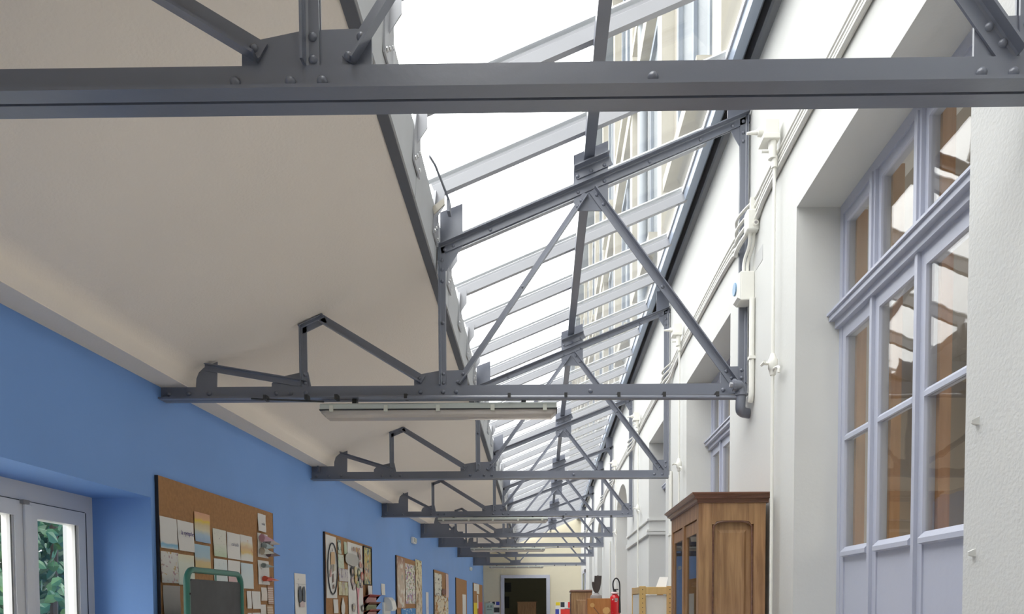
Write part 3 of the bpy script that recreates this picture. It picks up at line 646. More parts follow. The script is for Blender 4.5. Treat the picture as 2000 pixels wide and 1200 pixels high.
# ---------------------------------------------------------------- extinguisher, veneer box, sculpture, cupboard
t = thing('fire_extinguisher', 'red fire extinguisher with black hose loop hung on the white wall', 'extinguisher', (.985, 10.9, -.45))
c = (.985, 10.9, 0)
obj('body', MB().lathe((c[0], c[1], -.36), [(.07, 0), (.078, .02), (.078, .42), (.070, .47), (.045, .50), (.03, .52), (.03, .535)], 20), M['red'], t, smooth=True)
obj('collar', MB().lathe((c[0] - .0, c[1], .155), [(.05, 0), (.06, .012), (.05, .03)], 14), solid('pink_white_tag', (.75, .55, .55), .4), t)
obj('valve', MB().lathe((c[0], c[1], .175), [(.02, 0), (.026, .02), (.015, .05)], 10), M['rubber'], t); obj('lever', MB().box(c[0] - .03, c[0] + .05, c[1] - .01, c[1] + .01, .215, .228), M['rubber'], t)
obj('hose', MB().tube(smoothpath([(.97, 10.89, .20), (.955, 10.88, .26), (.955, 10.87, .34), (1.0, 10.87, .40), (1.05, 10.87, .34), (1.055, 10.87, .22), (1.052, 10.85, .10), (1.05, 10.85, -.02)], 3), .010, 8), M['rubber'], t, smooth=True)
obj('nozzle', MB().tube([(1.05, 10.85, .10), (1.05, 10.85, .0), (1.05, 10.85, -.12)], [.012, .016, .018], 8), M['rubber'], t)
obj('label_ring', MB().rings([[(.985 - .02 + math.cos(a) * r1 * .6 - .02, 10.9 - .0805 + .012, -.02 + math.sin(a) * r1) for a in [q * .21 - 1.5 for q in range(16)]] for r1 in (.085, .105)], closed=False), M['paper'], t)
obj('label', MB().box(.975, 1.02, 10.817, 10.823, .055, .095), M['grey'], t); obj('label', MB().box(.975, 1.01, 10.817, 10.823, .038, .046), M['paper'], t)
t = thing('veneer_box', 'tall orange veneered cupboard with pale inlaid discs under the carved hand', 'cupboard', (.69, 10.2, ZF))
obj('carcass', MB().box(.533, .846, 10.0, 10.4, ZF, .085), M['orangewood'], t, bevel=.004)
def disc(n, cx, cz_, r, sides=18, wob=0):
    pts = [(cx + (r + wob * random.uniform(-1, 1)) * math.cos(6.283 * k / sides), cz_ + (r + wob * random.uniform(-1, 1)) * math.sin(6.283 * k / sides)) for k in range(sides)]
    obj(n, MB().prism(pts, 'y', 9.996, 10.001), M['palewood'], t)
disc('inlay_disc', .600, -.005, .030); disc('inlay_disc', .790, -.08, .048, 26, .006)
obj('inlay_stem', MB().rings([[(.615, 9.997, -.035), (.622, 9.997, -.03), (.70, 9.997, -.13), (.69, 9.997, -.14)], [(.615, 10.001, -.035), (.622, 10.001, -.03), (.70, 10.001, -.13), (.69, 10.001, -.14)]]), M['oakdark'], t)
t = thing('hand_sculpture', 'dark carved wooden mitten-shaped hand on grey foot, standing on the orange cupboard', 'sculpture', (.66, 10.15, .085))
obj('foot', MB().lathe((.663, 10.15, .085), [(.082, 0), (.08, .025), (.072, .045), (.05, .052), (.035, .075)], 18), M['grey'], t, smooth=True)
def slab(outl, ya, yb, n):
    cxm = sum(p[0] for p in outl) / len(outl); czm = sum(p[1] for p in outl) / len(outl)
    rr = []
    for yy, s in ((ya, .90), (ya + .012, 1), (yb - .012, 1), (yb, .90)): rr.append([(cxm + (u - cxm) * s, yy, czm + (v - czm) * (s * .5 + .5)) for u, v in outl])
    return obj(n, MB().rings(rr), M['bronze'], t)
slab([(.645, .155), (.685, .155), (.712, .215), (.727, .285), (.734, .36), (.735, .395), (.640, .395), (.636, .33), (.632, .26), (.634, .2)], 10.115, 10.185, 'palm')
slab([(.645, .16), (.660, .17), (.640, .24), (.640, .31), (.606, .312), (.603, .285), (.610, .24), (.625, .19)], 10.12, 10.18, 'thumb')
obj('tip_knob', MB().dome((.685, 10.15, .394), .012, .012, (0, 0, 1)), M['bronze'], t)
t = thing('wooden_cupboard', 'small brown wooden cupboard with moulded top behind the orange cupboard', 'cupboard', (.55, 13.3, ZF))
obj('carcass', MB().box(.415, .775, 13.0, 13.5, ZF, .225), M['oak'], t)
obj('cornice', MB().rings([[(.415 - o_, 13.0 - o_, z_), (.78, 13.0 - o_, z_), (.78, 13.5 + o_, z_), (.415 - o_, 13.5 + o_, z_)] for o_, z_ in ((.0, .215), (.02, .225), (.025, .24), (.012, .262))]), M['oakdark'], t)
obj('side_panel', MB().rings([[(.50, 12.998, -1.3), (.74, 12.998, -1.3), (.74, 12.998, .09), (.50, 12.998, .09)], [(.515, 12.985, -1.28), (.725, 12.985, -1.28), (.725, 12.985, .075), (.515, 12.985, .075)]]), M['oak'], t)
for a, b in ((13.02, 13.24), (13.26, 13.48)): obj('door', MB().box(.403, .416, a, b, ZF + .1, .2), M['oakdark'], t)
t = thing('stacked_chair', 'dark wooden chair back leaning before the brown cupboard', 'chair', (.72, 12.6, ZF))
for xa in (.70, .80): obj('leg', MB().box(xa, xa + .025, 12.55, 12.575, ZF, .0), M['oakdark'], t)
obj('back_rail', MB().box(.70, .825, 12.55, 12.575, -.07, .0), M['oakdark'], t); obj('seat', MB().box(.70, .825, 12.2, 12.575, ZF + .43, ZF + .46), M['oakdark'], t)
# radiator fins on the far white wall
t = thing('wall_radiator', 'white finned radiator on the far white wall beyond the pine rack', 'radiator', (1.05, 9.3, -.7))
for k in range(5):
    y_ = 8.2 + k * .16; obj('fin', MB().box(1.0, 1.07, y_, y_ + .11, -.75, .10), M['wallpipe'], t, bevel=.01)

# ---------------------------------------------------------------- end wall pictures
def flat(name, x0, x1, z0, z1, mat, lab, cat, group=None, y=YE, th=.02):
    o = obj(name, MB().box(x0, x1, y - th, y, z0, z1), mat, loc=((x0 + x1) / 2, y, z0)); return tag(o, lab, cat, group) if lab else o
def cmat(n, c): return bpy.data.materials.get(n) or solid(n, c, .6)
CY, CK, CR, CB, CW = cmat('yellow_card', (.75, .58, .02)), cmat('black_card', (.03, .035, .045)), cmat('red_card', (.72, .04, .03)), cmat('blue_card', (.04, .06, .38)), cmat('white_card', (.75, .75, .74))
def colour_panel(x0, x1, zt, rects, lab):
    t = thing('colour_panel', lab, 'picture', ((x0 + x1) / 2, YE, zt - .6))
    obj('backing', MB().box(x0, x1, YE - .012, YE, zt - .6, zt), CW, t)
    for a, b, c, d, mt in rects: obj('colour_card', MB().box(a, b, YE - .018, YE - .011, c, d), mt, t)
colour_panel(.25, .72, .09, [(.26, .40, -.02, .085, CY), (.42, .55, -.07, .085, CK), (.66, .72, -.10, .09, CR), (.25, .37, -.30, -.14, CB), (.42, .72, -.42, -.14, CR), (.55, .72, -.135, -.12, CK)], 'white picture of plain yellow, black, red and blue cards right of the doorway')
colour_panel(-1.92, -1.56, .11, [(-1.92, -1.88, .085, .11, CK), (-1.80, -1.72, .02, .11, CK), (-1.68, -1.57, .0, .11, CB), (-1.75, -1.57, -.24, -.08, CK), (-1.80, -1.76, -.2, -.05, CB)], 'white picture of dark blue and black cards left of the doorway')
t = thing('alphabet_poster', 'pale green alphabet poster with dark letters left of the doorway', 'poster', (-2.0, YE - .03, -.5))
obj('sheet', MB().box(-2.02, -1.76, YE - .04, YE - .03, -.5, .06), solid('pale_green_card', (.45, .56, .50), .7), t)
def text(parent, s, loc, size, rot, mat, shear=0):
    cu = bpy.data.curves.new('lettering', 'FONT'); cu.body = s; cu.size = size; cu.extrude = .0006; cu.shear = shear; cu.align_x = 'CENTER'
    cu.materials.append(mat); q = bpy.data.objects.new('lettering', cu)
    me = bpy.data.meshes.new_from_object(q); bpy.data.objects.remove(q); o = bpy.data.objects.new('lettering', me); COL.objects.link(o); o.parent = parent
    o.location = Vector(loc) - WL[parent.name]; o.rotation_euler = rot; WL[o.name] = Vector(loc); return o
text(t, 'A B', (-1.89, YE - .041, -.09), .12, (math.pi / 2, 0, 0), CK)
obj('rule', MB().box(-1.98, -1.82, YE - .042, YE - .0405, -.16, -.145), CK, t)
# dim room beyond the door
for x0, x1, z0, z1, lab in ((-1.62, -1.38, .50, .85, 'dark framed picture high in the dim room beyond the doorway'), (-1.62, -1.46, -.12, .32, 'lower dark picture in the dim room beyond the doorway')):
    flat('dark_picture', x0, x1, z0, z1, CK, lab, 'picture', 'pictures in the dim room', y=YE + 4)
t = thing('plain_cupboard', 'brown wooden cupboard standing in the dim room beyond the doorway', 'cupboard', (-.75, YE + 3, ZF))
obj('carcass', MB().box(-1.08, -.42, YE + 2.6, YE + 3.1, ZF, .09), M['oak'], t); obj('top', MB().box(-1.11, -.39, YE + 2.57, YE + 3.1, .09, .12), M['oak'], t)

# ---------------------------------------------------------------- left wall: garden window
FX = -2.406
g = sgroup('window_%d' % wi, (FX, 3.0, -.7))
def gp(n, mb, mat=M['pvc'], **k): return obj(n, mb, mat, g, **k)
gp('outer_frame', MB().frame(FX - .06, FX, WY0, WY1, -.7, WZ, .07, .07, .085, .08))
for a, b in ((3.412, 3.842), (2.62, 3.385), (1.82, 2.60)):
    zt = .484; sw = .062
    gp('sash', MB().frame(FX - .05, FX + .012, a, b, -.62, zt, sw, sw, .07, .08))
    gp('glass_pane', MB().box(FX - .025, FX - .021, a + sw - .01, b - sw + .01, -.55, zt - .06), M['pvcglass'])
    gp('glazing_bead', MB().box(FX - .018, FX + .002, b - sw - .010, b - sw, -.54, zt - .07)); gp('glazing_gasket', MB().box(FX - .001, FX + .005, b - sw - .012, b - sw - .010, -.54, zt - .07), M['rubber'])
gp('sash_shadow_gap', MB().box(FX + .010, FX + .0135, 3.837, 3.8425, -.62, .484).box(FX - .045, FX + .003, 1.82, 3.849, .4845, .4895), M['rubber'])  # dark strips put in for the shadow gaps round the sashes
gp('meeting_gap', MB().box(FX - .045, FX + .008, 3.386, 3.392, -.62, .484), M['rubber'])
gp('meeting_cover', MB().box(FX + .012, FX + .026, 3.375, 3.425, -.62, .47), bevel=.004)
gp('top_catch', MB().box(FX + .01, FX + .03, 3.36, 3.40, .470, .488), M['grey'])
# garden outside
o = obj('white_column', MB().box(-2.685, -2.55, 4.1, 4.30, ZF, 1.6).box(-2.70, -2.54, 4.08, 4.32, ZF, ZF + .3), M['house'], loc=(-2.7, 4.2, ZF)); tag(o, 'white rendered garden column just outside the left window', 'column')
o = obj('neighbouring_wall', MB().box(-9.2, -9, -2, 22, ZF, 2.2).box(-9.25, -8.95, -2, 22, 2.2, 2.35), M['house'], loc=(-9.1, 8, ZF)); o.data.materials[0] = solid('pale_garden_wall', (.80, .79, .76), .9); tag(o, 'pale rendered garden wall seen through the left window beyond the fence', 'wall')
struct('ground', MB().box(-30, XL - .42, -12, 40, ZF - .2, ZF - .01), solid('garden_ground', (.42, .40, .34), .9, var=.2))
t = thing('wire_fence', 'diamond wire mesh fence with posts outside the left window', 'fence', (-5.4, 6.5, ZF))
mb = MB(); fx = -5.4
for k in range(-26, 60):
    y0 = 4.0 + k * .11
    for s in (1, -1):
        a = y0 if s == 1 else y0 + 2.4; pa = (fx, a, -1.5); pb = (fx, a + s * 2.4, .9)
        mb.tube([pa, pb], .0028, 3)
me = obj('wire_mesh', mb, M['wire'], t); me['kind'] = 'stuff'
for y_ in (3.6, 6.0, 8.4): obj('fence_post', MB().tube([(fx, y_, ZF), (fx, y_, 1.0)], .025, 8), M['wire'], t)
t = thing('climbing_vine', 'leafy green climbing shrub outside the left window', 'shrub', (-4.0, 6.0, ZF))
obj('stem', MB().tube(smoothpath([(-4.1, 6.1, ZF), (-4.0, 5.9, -.8), (-4.15, 6.2, 0), (-4.0, 6.0, .8), (-4.1, 6.1, 1.4)]), .03, 7), M['bark'], t)
lf = [(0, 0), (.035, .03), (.05, .075), (.03, .105), (0, .135), (-.03, .105), (-.05, .075), (-.035, .03)]
def leafmesh(nm, mat):
    me = bpy.data.meshes.new(nm); vs_ = [(u, 0.012 * abs(u) / .05, v) for u, v in lf] + [(0, -.006, .07)]
    me.from_pydata(vs_, [], [(i, (i + 1) % 8, 8) for i in range(8)]); me.materials.append(mat); return me
LM = [leafmesh('leaf_blade', M['leaf']), leafmesh('leaf_blade', M['leaf2']), leafmesh('leaf_blade', M['leaf'])]
def leaf_at(p, s):
    o = bpy.data.objects.new('leaf', random.choice(LM)); COL.objects.link(o); o.parent = t
    o.location = Vector(p) - WL[t.name]; o.rotation_euler = (random.uniform(-1, 1), random.uniform(-2.5, 2.5), random.uniform(.6, 2.4)); o.scale = (s, s, s)
for k in range(230):
    leaf_at((-3.75 + random.uniform(-.25, .2), random.uniform(5.0, 6.1), random.uniform(-.2, .85)), random.uniform(.55, .95))
for k in range(60):
    leaf_at((-3.8 + random.uniform(-.2, .2), random.gauss(4.72, .22), random.choice((.62, .12, -.1, -.25, .6)) + random.gauss(0, .08)), random.uniform(.5, .9))
mb = MB()
for k in range(5200):
    p = Vector((-4.35 + random.uniform(-.35, .3), random.uniform(5.05, 6.9), random.uniform(-1.2, 1.6)))
    e = Vector((random.uniform(-1, 1), random.uniform(-1, 1), random.uniform(-1, 1))).normalized(); f_ = e.orthogonal().normalized(); s = random.uniform(.5, .9)
    mb.add([p + (e * u + f_ * v) * s for u, v in lf], [tuple(range(8))])
o = obj('inner_leaves', mb, M['leaf'], t); o['kind'] = 'stuff'

# ---------------------------------------------------------------- upper courtyard facade above the white wall, seen through the glass
mb = MB(); FXO = 1.12; mb.box(FXO + .12, FXO + .4, YB - 3, 40, 2.9, 10.6)
fac = struct('wall_courtyard', mb, M['fachouse'], loc=(FXO, 8, 2.9))
mb = None
y_ = -2.6; k = 0
while y_ < 38:
    obj('pilaster', MB().box(FXO, FXO + .13, y_, y_ + .26, 2.9, 9.9).box(FXO - .04, FXO + .13, y_ - .04, y_ + .30, 9.6, 9.9), M['facpil'], fac)
    obj('pilaster', MB().box(FXO + .07, FXO + .13, y_ + .36, y_ + .44, 2.9, 9.6), M['facpil'], fac)
    a = y_ + .62; b = y_ + 2.0
    for z0, z1 in ((3.9, 6.2), (6.9, 9.2)):
        fr = obj('window_frame', MB().frame(FXO + .06, FXO + .13, a, b, z0, z1, .08, .08, .08, .08).box(FXO + .07, FXO + .128, (a + b) / 2 - .04, (a + b) / 2 + .04, z0 + .08, z1 - .08), M['facwin'], fac)
        obj('pane', MB().box(FXO + .10, FXO + .125, a + .08, b - .08, z0 + .08, z1 - .08), M['facglass'], fr)
        obj('sill', MB().box(FXO - .05, FXO + .13, a - .08, b + .08, z0 - .12, z0), M['facpil'], fac)
    y_ += 2.5; k += 1
obj('string_course', MB().box(FXO - .02, FXO + .13, YB - 3, 40, 6.35, 6.55), M['facpil'], fac)
obj('cornice', MB().box(FXO - .25, FXO + .4, YB - 3, 40, 10.2, 10.6).box(FXO - .1, FXO + .3, YB - 3, 40, 9.9, 10.2), M['facwin'], fac)
mb = MB(); mb.tube([(FXO + .02, 9.0, 2.95), (FXO + .02, 9.0, 10.2)], .06, 10)
obj('rain_pipe', mb, solid('pale_blue_zinc', (.30, .33, .36), .4), fac, smooth=True)

# ---------------------------------------------------------------- cork boards and the sheets pinned on them
def board(y0, y1, z0, z1, lab):
    t = thing('cork_board', lab, 'board', (XL, (y0 + y1) / 2, z0), 'cork boards along the blue wall')
    obj('cork_panel', MB().box(XL + .002, XL + .018, y0, y1, z0, z1), M['cork'], t)
    obj('black_edge', MB().box(XL + .001, XL + .019, y0 - .004, y0, z0, z1), M['black'], t); obj('black_edge', MB().box(XL + .001, XL + .019, y1, y1 + .004, z0, z1), M['black'], t)
    return t
board(3.962, 5.612, -.55, .70, 'nearest cork board behind the chalkboard, with rows of small sheets')
board(6.925, 8.775, -.55, .692, 'second cork board, carrying the tall flower poster')
board(10.2, 11.82, -.55, .692, 'third cork board, with a brown collage at its near edge')
board(13.58, 15.48, -.55, .655, 'fourth cork board, half bare at the top with a brown leaf')
board(16.83, 19.05, -.55, .628, 'fifth cork board, almost bare with one hanging sheet')
board(20.73, 23.65, -.55, .63, 'sixth and farthest cork board, with a yellow and a red sheet')
def sheet(y0, y1, z0, z1, mat, lab, cat='paper', group='sheets pinned on the nearest board', off=0, bow=.006, name='pinned_sheet', parent=None):
    nx, nz_ = 5, 6; x = XL + .021 + off; vs_ = []; fs = []
    ph = random.uniform(0, 6)
    for s in (0, 1):
        for j in range(nz_ + 1):
            for i in range(nx + 1):
                u, v = i / nx, j / nz_
                b = bow * (1 - v) * (.4 + .6 * math.sin(ph + 2.2 * u) ** 2) + bow * .4 * math.sin(3 * v + ph) ** 2
                vs_.append((x + b + (0 if s else -.0008), y0 + (y1 - y0) * u + (bow * .25 * math.sin(ph + 3 * v)), z0 + (z1 - z0) * v))
    n1 = (nx + 1) * (nz_ + 1)
    for j in range(nz_):
        for i in range(nx):
            a = j * (nx + 1) + i; fs.append((n1 + a, n1 + a + 1, n1 + a + nx + 2, n1 + a + nx + 1)); fs.append((a, a + nx + 1, a + nx + 2, a + 1))
    mb = MB().add(vs_, fs)
    if parent: return obj(name, mb, mat, parent)
    o = obj(name, mb, mat, loc=(x, (y0 + y1) / 2, z0), smooth=True); return tag(o, lab, cat, group)
W = (.72, .70, .66); W2 = (.70, .69, .60)
cnt = [0]
def bm_(st, **k):
    cnt[0] += 1; return bands('painted_sheet_%d' % cnt[0], st, **k)
ink = cmat('violet_ink', (.10, .07, .22)); pencil = cmat('grey_pencil', (.32, .32, .36))
RT = (math.pi / 2, 0, math.pi / 2)
BL = (.22, .45, .62)
sheet(3.960, 4.142, .315, .485, bm_([(0, W), (.05, (.35, .55, .66)), (.14, BL), (.2, W), (1, W)], noise=.06, scale=2), 'white sheet with a pale blue wave, top left on the nearest board')
s = sheet(4.150, 4.340, .315, .485, M['paper'], 'white sheet with violet handwriting beside the blue wave sheet')
text(s, 'la nymphe', (XL + .034, 4.240, .405), .036, RT, ink, .25)
sheet(4.349, 4.548, .383, .558, bm_([(0, (.30, .42, .58)), (.25, (.40, .52, .62)), (.42, (.66, .60, .42)), (.6, (.62, .50, .30)), (.72, (.75, .55, .08)), (.8, (.72, .42, .22)), (1, (.66, .35, .22))], noise=.07, scale=4), 'sunset painting over blue water, highest sheet at left')
sheet(4.348, 4.550, .198, .367, bm_([(0, (.62, .50, .22)), (.4, (.62, .48, .26)), (.55, (.40, .52, .58)), (1, (.36, .52, .62))], noise=.08, scale=3), 'painting of yellow sand under blue sky below the sunset')
sheet(3.962, 4.150, .128, .298, bm_([(0, (.45, .47, .47)), (.3, (.62, .60, .55)), (1, W)], noise=.08, spots=[((.42, .28, .30), 5, .60), ((.55, .38, .15), 6, .62)]), 'sheet with ochre and purple strokes, left of the chalkboard frame')
sheet(4.150, 4.338, .122, .295, bm_([(0, (.60, .66, .58)), (.7, (.68, .70, .60)), (1, (.72, .68, .48))], noise=.1), 'pale green sheet half hidden by the top left corner of the chalkboard')
sheet(4.590, 4.780, .312, .484, bm_([(0, (.50, .60, .42)), (.5, W2), (1, W2)], noise=.12, spots=[((.40, .34, .34), 11, .66)]), 'cream and green sheet with small dots, left of three in the middle')
s = sheet(4.790, 4.990, .310, .481, M['paper'], 'white sheet with one faint pencilled line, middle of three')
text(s, 'cuicuide', (XL + .033, 4.89, .395), .034, RT, pencil, .2)
sheet(5.0, 5.204, .310, .484, bm_([(0, W), (.22, W2), (.32, (.70, .52, .22)), (.5, (.66, .46, .28)), (.62, (.70, .60, .40)), (.75, W), (1, W)], noise=.1, spots=[((.62, .30, .18), 4, .68)]), 'white sheet with an orange watercolour band, right of three')
sheet(4.594, 4.785, .130, .298, bm_([(0, (.60, .68, .68)), (1, (.66, .70, .68))], noise=.1, spots=[((.36, .38, .50), 9, .66)]), 'pale blue sheet with dark flecks above the chalkboard middle')
sheet(4.797, 4.988, .130, .300, bm_([(0, (.60, .42, .40)), (.35, (.62, .46, .46)), (.5, W), (1, W)], noise=.08), 'white sheet with pink lower half above the chalkboard right corner')
sheet(5.0, 5.206, .120, .294, bm_([(0, (.66, .70, .68)), (1, (.58, .68, .72))], noise=.1), 'plain pale blue sheet right of the chalkboard corner')
s = sheet(5.312, 5.460, .540, .666, M['paper'], 'small white sheet alone at the top right of the nearest board')
text(s, 'soleil', (XL + .033, 5.386, .585), .03, RT, pencil, .2)
sheet(5.298, 5.490, .352, .525, M['paper'], 'white sheet carrying five folded paper cones')
sheet(5.302, 5.508, .156, .330, M['paper'], 'white sheet carrying a grey and a red paper cone')
sheet(3.978, 4.165, -.06, .114, bm_([(0, (.16, .16, .16)), (.4, (.30, .29, .28)), (1, (.40, .38, .36))], noise=.1), 'dark charcoal-shaded sheet lowest at the left of the nearest board')
sheet(5.093, 5.171, -.017, .104, M['paper'], 'narrow white sheet at the right edge of the chalkboard')
sheet(5.180, 5.331, -.020, .104, bm_([(0, W), (1, W)], spots=[((.55, .40, .45), 7, .74)]), 'white sheet with a pink speck, right of the narrow one')
sheet(5.350, 5.458, .038, .135, bm_([(0, (.68, .60, .52)), (1, (.70, .66, .60))]), 'small cream card under the red cone sheet, left of the striped card')
sheet(5.472, 5.582, .017, .146, bm_([(p, c_) for k in range(8) for p, c_ in ((k / 8 + .0, (.70, .64, .56)), (k / 8 + .07, (.45, .25, .18)))], noise=.02), 'small card with red brown stripes at the board right edge')
sheet(5.334, 5.435, -.093, .010, bm_([(0, (.66, .62, .55)), (1, (.68, .66, .62))]), 'small cream card at the bottom, below the plain cream card')
sheet(5.458, 5.572, -.105, .005, bm_([(p, c_) for k in range(6) for p, c_ in ((k / 6 + .0, (.66, .56, .44)), (k / 6 + .1, (.50, .34, .22)))], noise=.02), 'small tan striped card at the bottom right of the nearest board')
sheet(5.100, 5.166, -.138, -.048, M['paper'], 'lowest narrow white sheet beside the chalkboard')
sheet(5.180, 5.326, -.142, -.048, M['paper'], 'lowest wide white sheet beside the narrow one')
def cone(y0, z0, L, r, col, lab):
    mb = MB(); x = XL + .05; n = 7; r *= 1.04
    mb.rings([[(x + .022 * math.cos(6.283 * k / n), y0, z0 + r * math.sin(6.283 * k / n)) for k in range(n)], [(x + .03 + .002 * math.cos(6.283 * k / n), y0 + L, z0 - r * .25 + .002 * math.sin(6.283 * k / n)) for k in range(n)]])
    o = obj('paper_cone', mb, cmat('card_' + '_'.join(str(int(c * 100)) for c in col), col), loc=(x, y0, z0)); tag(o, lab, 'paper cone', 'folded paper cones on the nearest board')
cone(5.31, .488, .16, .030, (.50, .30, .38), 'pink paper cone, topmost on the nearest board')
cone(5.425, .470, .16, .026, (.42, .38, .36), 'grey beige paper cone pointing right beyond the board edge')
cone(5.35, .435, .14, .025, (.34, .42, .44), 'grey blue paper cone in the middle of the cone sheet')
cone(5.31, .395, .15, .028, (.50, .49, .42), 'pale beige paper cone, lower left of the cone sheet')
cone(5.43, .385, .15, .027, (.16, .11, .12), 'dark brown paper cone, lower right of the cone sheet')
cone(5.33, .292, .13, .018, (.26, .31, .32), 'dark grey paper cone alone on the lower cone sheet')
cone(5.35, .198, .13, .020, (.60, .10, .06), 'red paper cone on the lower cone sheet')
cone(5.45, .195, .10, .018, (.52, .33, .32), 'pale pink paper cone right of the red one')
# second board
G2 = 'sheets on the second board'
t2 = thing('oval_picture', 'large white sheet with a black oval outline on the second board', 'picture', (XL + .02, 7.1, .07), G2)
sheet(6.935, 7.279, .072, .669, bm_([(0, W), (.2, W), (1, W)], noise=.02), None, parent=t2, name='backing_sheet')
ov = [(XL + .034, 7.11 + .155 * math.cos(6.283 * k / 40), .355 + .245 * math.sin(6.283 * k / 40)) for k in range(41)]
obj('oval_outline', MB().tube(ov, .006, 5), CK, t2)
for a, b, c_, d, col in ((7.05, 7.19, .39, .52, (.62, .42, .24)), (7.06, 7.12, .31, .40, (.40, .36, .32)), (7.13, 7.2, .33, .40, (.55, .50, .38)), (7.10, 7.15, .22, .31, (.22, .15, .14)), (7.02, 7.07, .27, .35, (.62, .38, .36)), (7.11, 7.17, .16, .21, (.32, .22, .18)), (7.09, 7.11, .515, .55, (.12, .09, .09))):
    obj('cut_out', MB().prism([(a, c_), (b, c_ + .012), (b - .015, d), (a + .012, d - .01)], 'x', XL + .0335, XL + .0355), cmat('cut_%d%d' % (col[0] * 100, col[2] * 100), col), t2)
sheet(7.322, 7.447, .516, .652, bm_([(0, (.55, .62, .52)), (1, (.55, .62, .52))], spots=[((.08, .12, .14), 2.5, .52)]), 'small green sheet with a dark vase shape, upper left of the flower poster', group=G2)
sheet(7.557, 7.668, .527, .653, bm_([(0, (.50, .58, .40)), (1, (.56, .62, .50))], spots=[((.62, .55, .25), 5, .6)]), 'small green sheet next to the flower poster top corner', group=G2)
t3 = thing('flower_poster', 'tall white poster of round flower heads on a pink stem', 'poster', (XL + .03, 8.0, -.35), G2)
sheet(7.696, 8.305, -.35, .664, M['paper'], None, parent=t3, name='backing_sheet')
obj('pink_stem', MB().prism([(7.98, .20), (8.02, .13), (8.05, -.35), (8.16, -.35), (8.06, .06), (8.12, .20), (8.06, .17), (8.0, .21)], 'x', XL + .034, XL + .036), cmat('pink_card', (.68, .28, .32)), t3)
for i, (y_, z_, r_, c_) in enumerate(((7.82, .36, .07, (.05, .045, .05)), (7.82, .26, .055, (.50, .36, .38)), (7.95, .37, .06, (.66, .55, .30)), (7.96, .28, .06, (.55, .38, .12)), (8.08, .36, .06, (.12, .16, .10)), (8.12, .27, .06, (.16, .17, .20)), (8.22, .32, .07, (.50, .14, .10)), (8.20, .24, .06, (.34, .27, .28)), (7.86, .20, .05, (.42, .36, .36)), (8.03, .23, .05, (.40, .50, .25)), (8.10, .59, .05, (.45, .26, .20)), (7.99, .60, .035, (.58, .36, .18)), (7.87, .60, .03, (.40, .26, .20)), (8.13, .53, .045, (.36, .24, .22)), (8.14, .45, .045, (.52, .28, .22)), (8.22, .44, .04, (.42, .28, .24)), (7.85, -.02, .06, (.40, .36, .36)), (8.22, -.03, .05, (.20, .18, .18)))):
    h = obj('flower_head', MB().prism([(y_ + r_ * .9 * math.cos(6.283 * k / 12), z_ + r_ * math.sin(6.283 * k / 12) * .8) for k in range(12)], 'x', XL + .036 + i * .0003, XL + .039 + i * .0003), cmat('head_%d%d%d' % tuple(int(q * 100) for q in c_), c_), t3)
    if r_ > .045: obj('face', MB().prism([(y_ + r_ * .45 * math.cos(6.283 * k / 10), z_ + r_ * math.sin(6.283 * k / 10) * .4) for k in range(10)], 'x', XL + .038 + i * .0003, XL + .041 + i * .0003), cmat('face_%d' % (i % 3), ((.58, .45, .36), (.66, .58, .38), (.62, .60, .50))[i % 3]), h)
o = obj('grey_oval', MB().prism([(7.80 + .26 * math.copysign(abs(math.cos(6.283 * k / 20)) ** .7, math.cos(6.283 * k / 20)), .483 + .062 * math.copysign(abs(math.sin(6.283 * k / 20)) ** .7, math.sin(6.283 * k / 20))) for k in range(20)], 'x', XL + .040, XL + .043), cmat('blur_patch_grey', (.46, .45, .41)), loc=(XL + .04, 7.8, .42)); tag(o, 'warm grey oval patch over the flower poster, standing in for a blurred-out area', 'card', G2)  # grey oval stands in for a blurred-out patch, no real card hangs here
sheet(7.335, 7.54, .376, .512, bm_([(0, (.56, .60, .46)), (1, (.60, .64, .54))], spots=[((.42, .55, .32), 5, .58), ((.45, .34, .34), 8, .66)]), 'green drawing left of the grey oval patch', group=G2)
for i in range(3): sheet(7.352 + i * .115, 7.46 + i * .115, .246, .374, bm_([(0, (.56, .52, .50)), (1, (.60, .57, .54))], spots=[((.30, .26, .36), 2.6 + i * .3, .56)]), 'small face drawing below the green drawing, %s of three' % ('left', 'middle', 'right')[i], group=G2)
for i in range(3): sheet(7.345 + i * .115, 7.455 + i * .115, .104, .24, bm_([(0, (.58, .54, .36)), (1, ((.62, .58, .40), (.42, .34, .36), (.58, .60, .42))[i])], spots=[((.50, .40, .16), 3, .60)]), 'yellowish lower drawing under the face drawings, %s of three' % ('left', 'middle', 'right')[i], group=G2)
t4 = thing('framed_collage', 'colourful collage in a thin black frame at the right of the second board', 'picture', (XL + .02, 8.5, .236), G2)
sheet(8.345, 8.705, .245, .662, bm_([(0, (.52, .46, .20)), (.35, (.50, .42, .30)), (.6, (.55, .47, .18)), (1, (.50, .50, .22))], noise=.1, spots=[((.08, .18, .22), 5, .54), ((.55, .20, .12), 7, .57), ((.62, .60, .50), 7, .58)]), None, parent=t4, name='backing_sheet', bow=.001)
obj('frame', MB().frame(XL + .02, XL + .034, 8.334, 8.716, .236, .672, .011, .011, .01, .01), M['black'], t4)
sheet(7.16, 7.315, -.074, .063, M['paper'], 'small white sheet low on the second board under the oval picture', group=G2)
o = obj('paper_drop', MB().prism([(7.46, .085), (7.53, -.0), (7.52, -.06), (7.46, -.13), (7.40, -.06), (7.40, 0)], 'x', XL + .03, XL + .034), M['paper'], loc=(XL, 7.46, -.1)); tag(o, 'white leaf-shaped paper cut-out low on the second board', 'paper', G2)
sheet(8.43, 8.62, .111, .228, M['paper'], 'white card standing in the red leaflet rack', group=G2, off=.03)
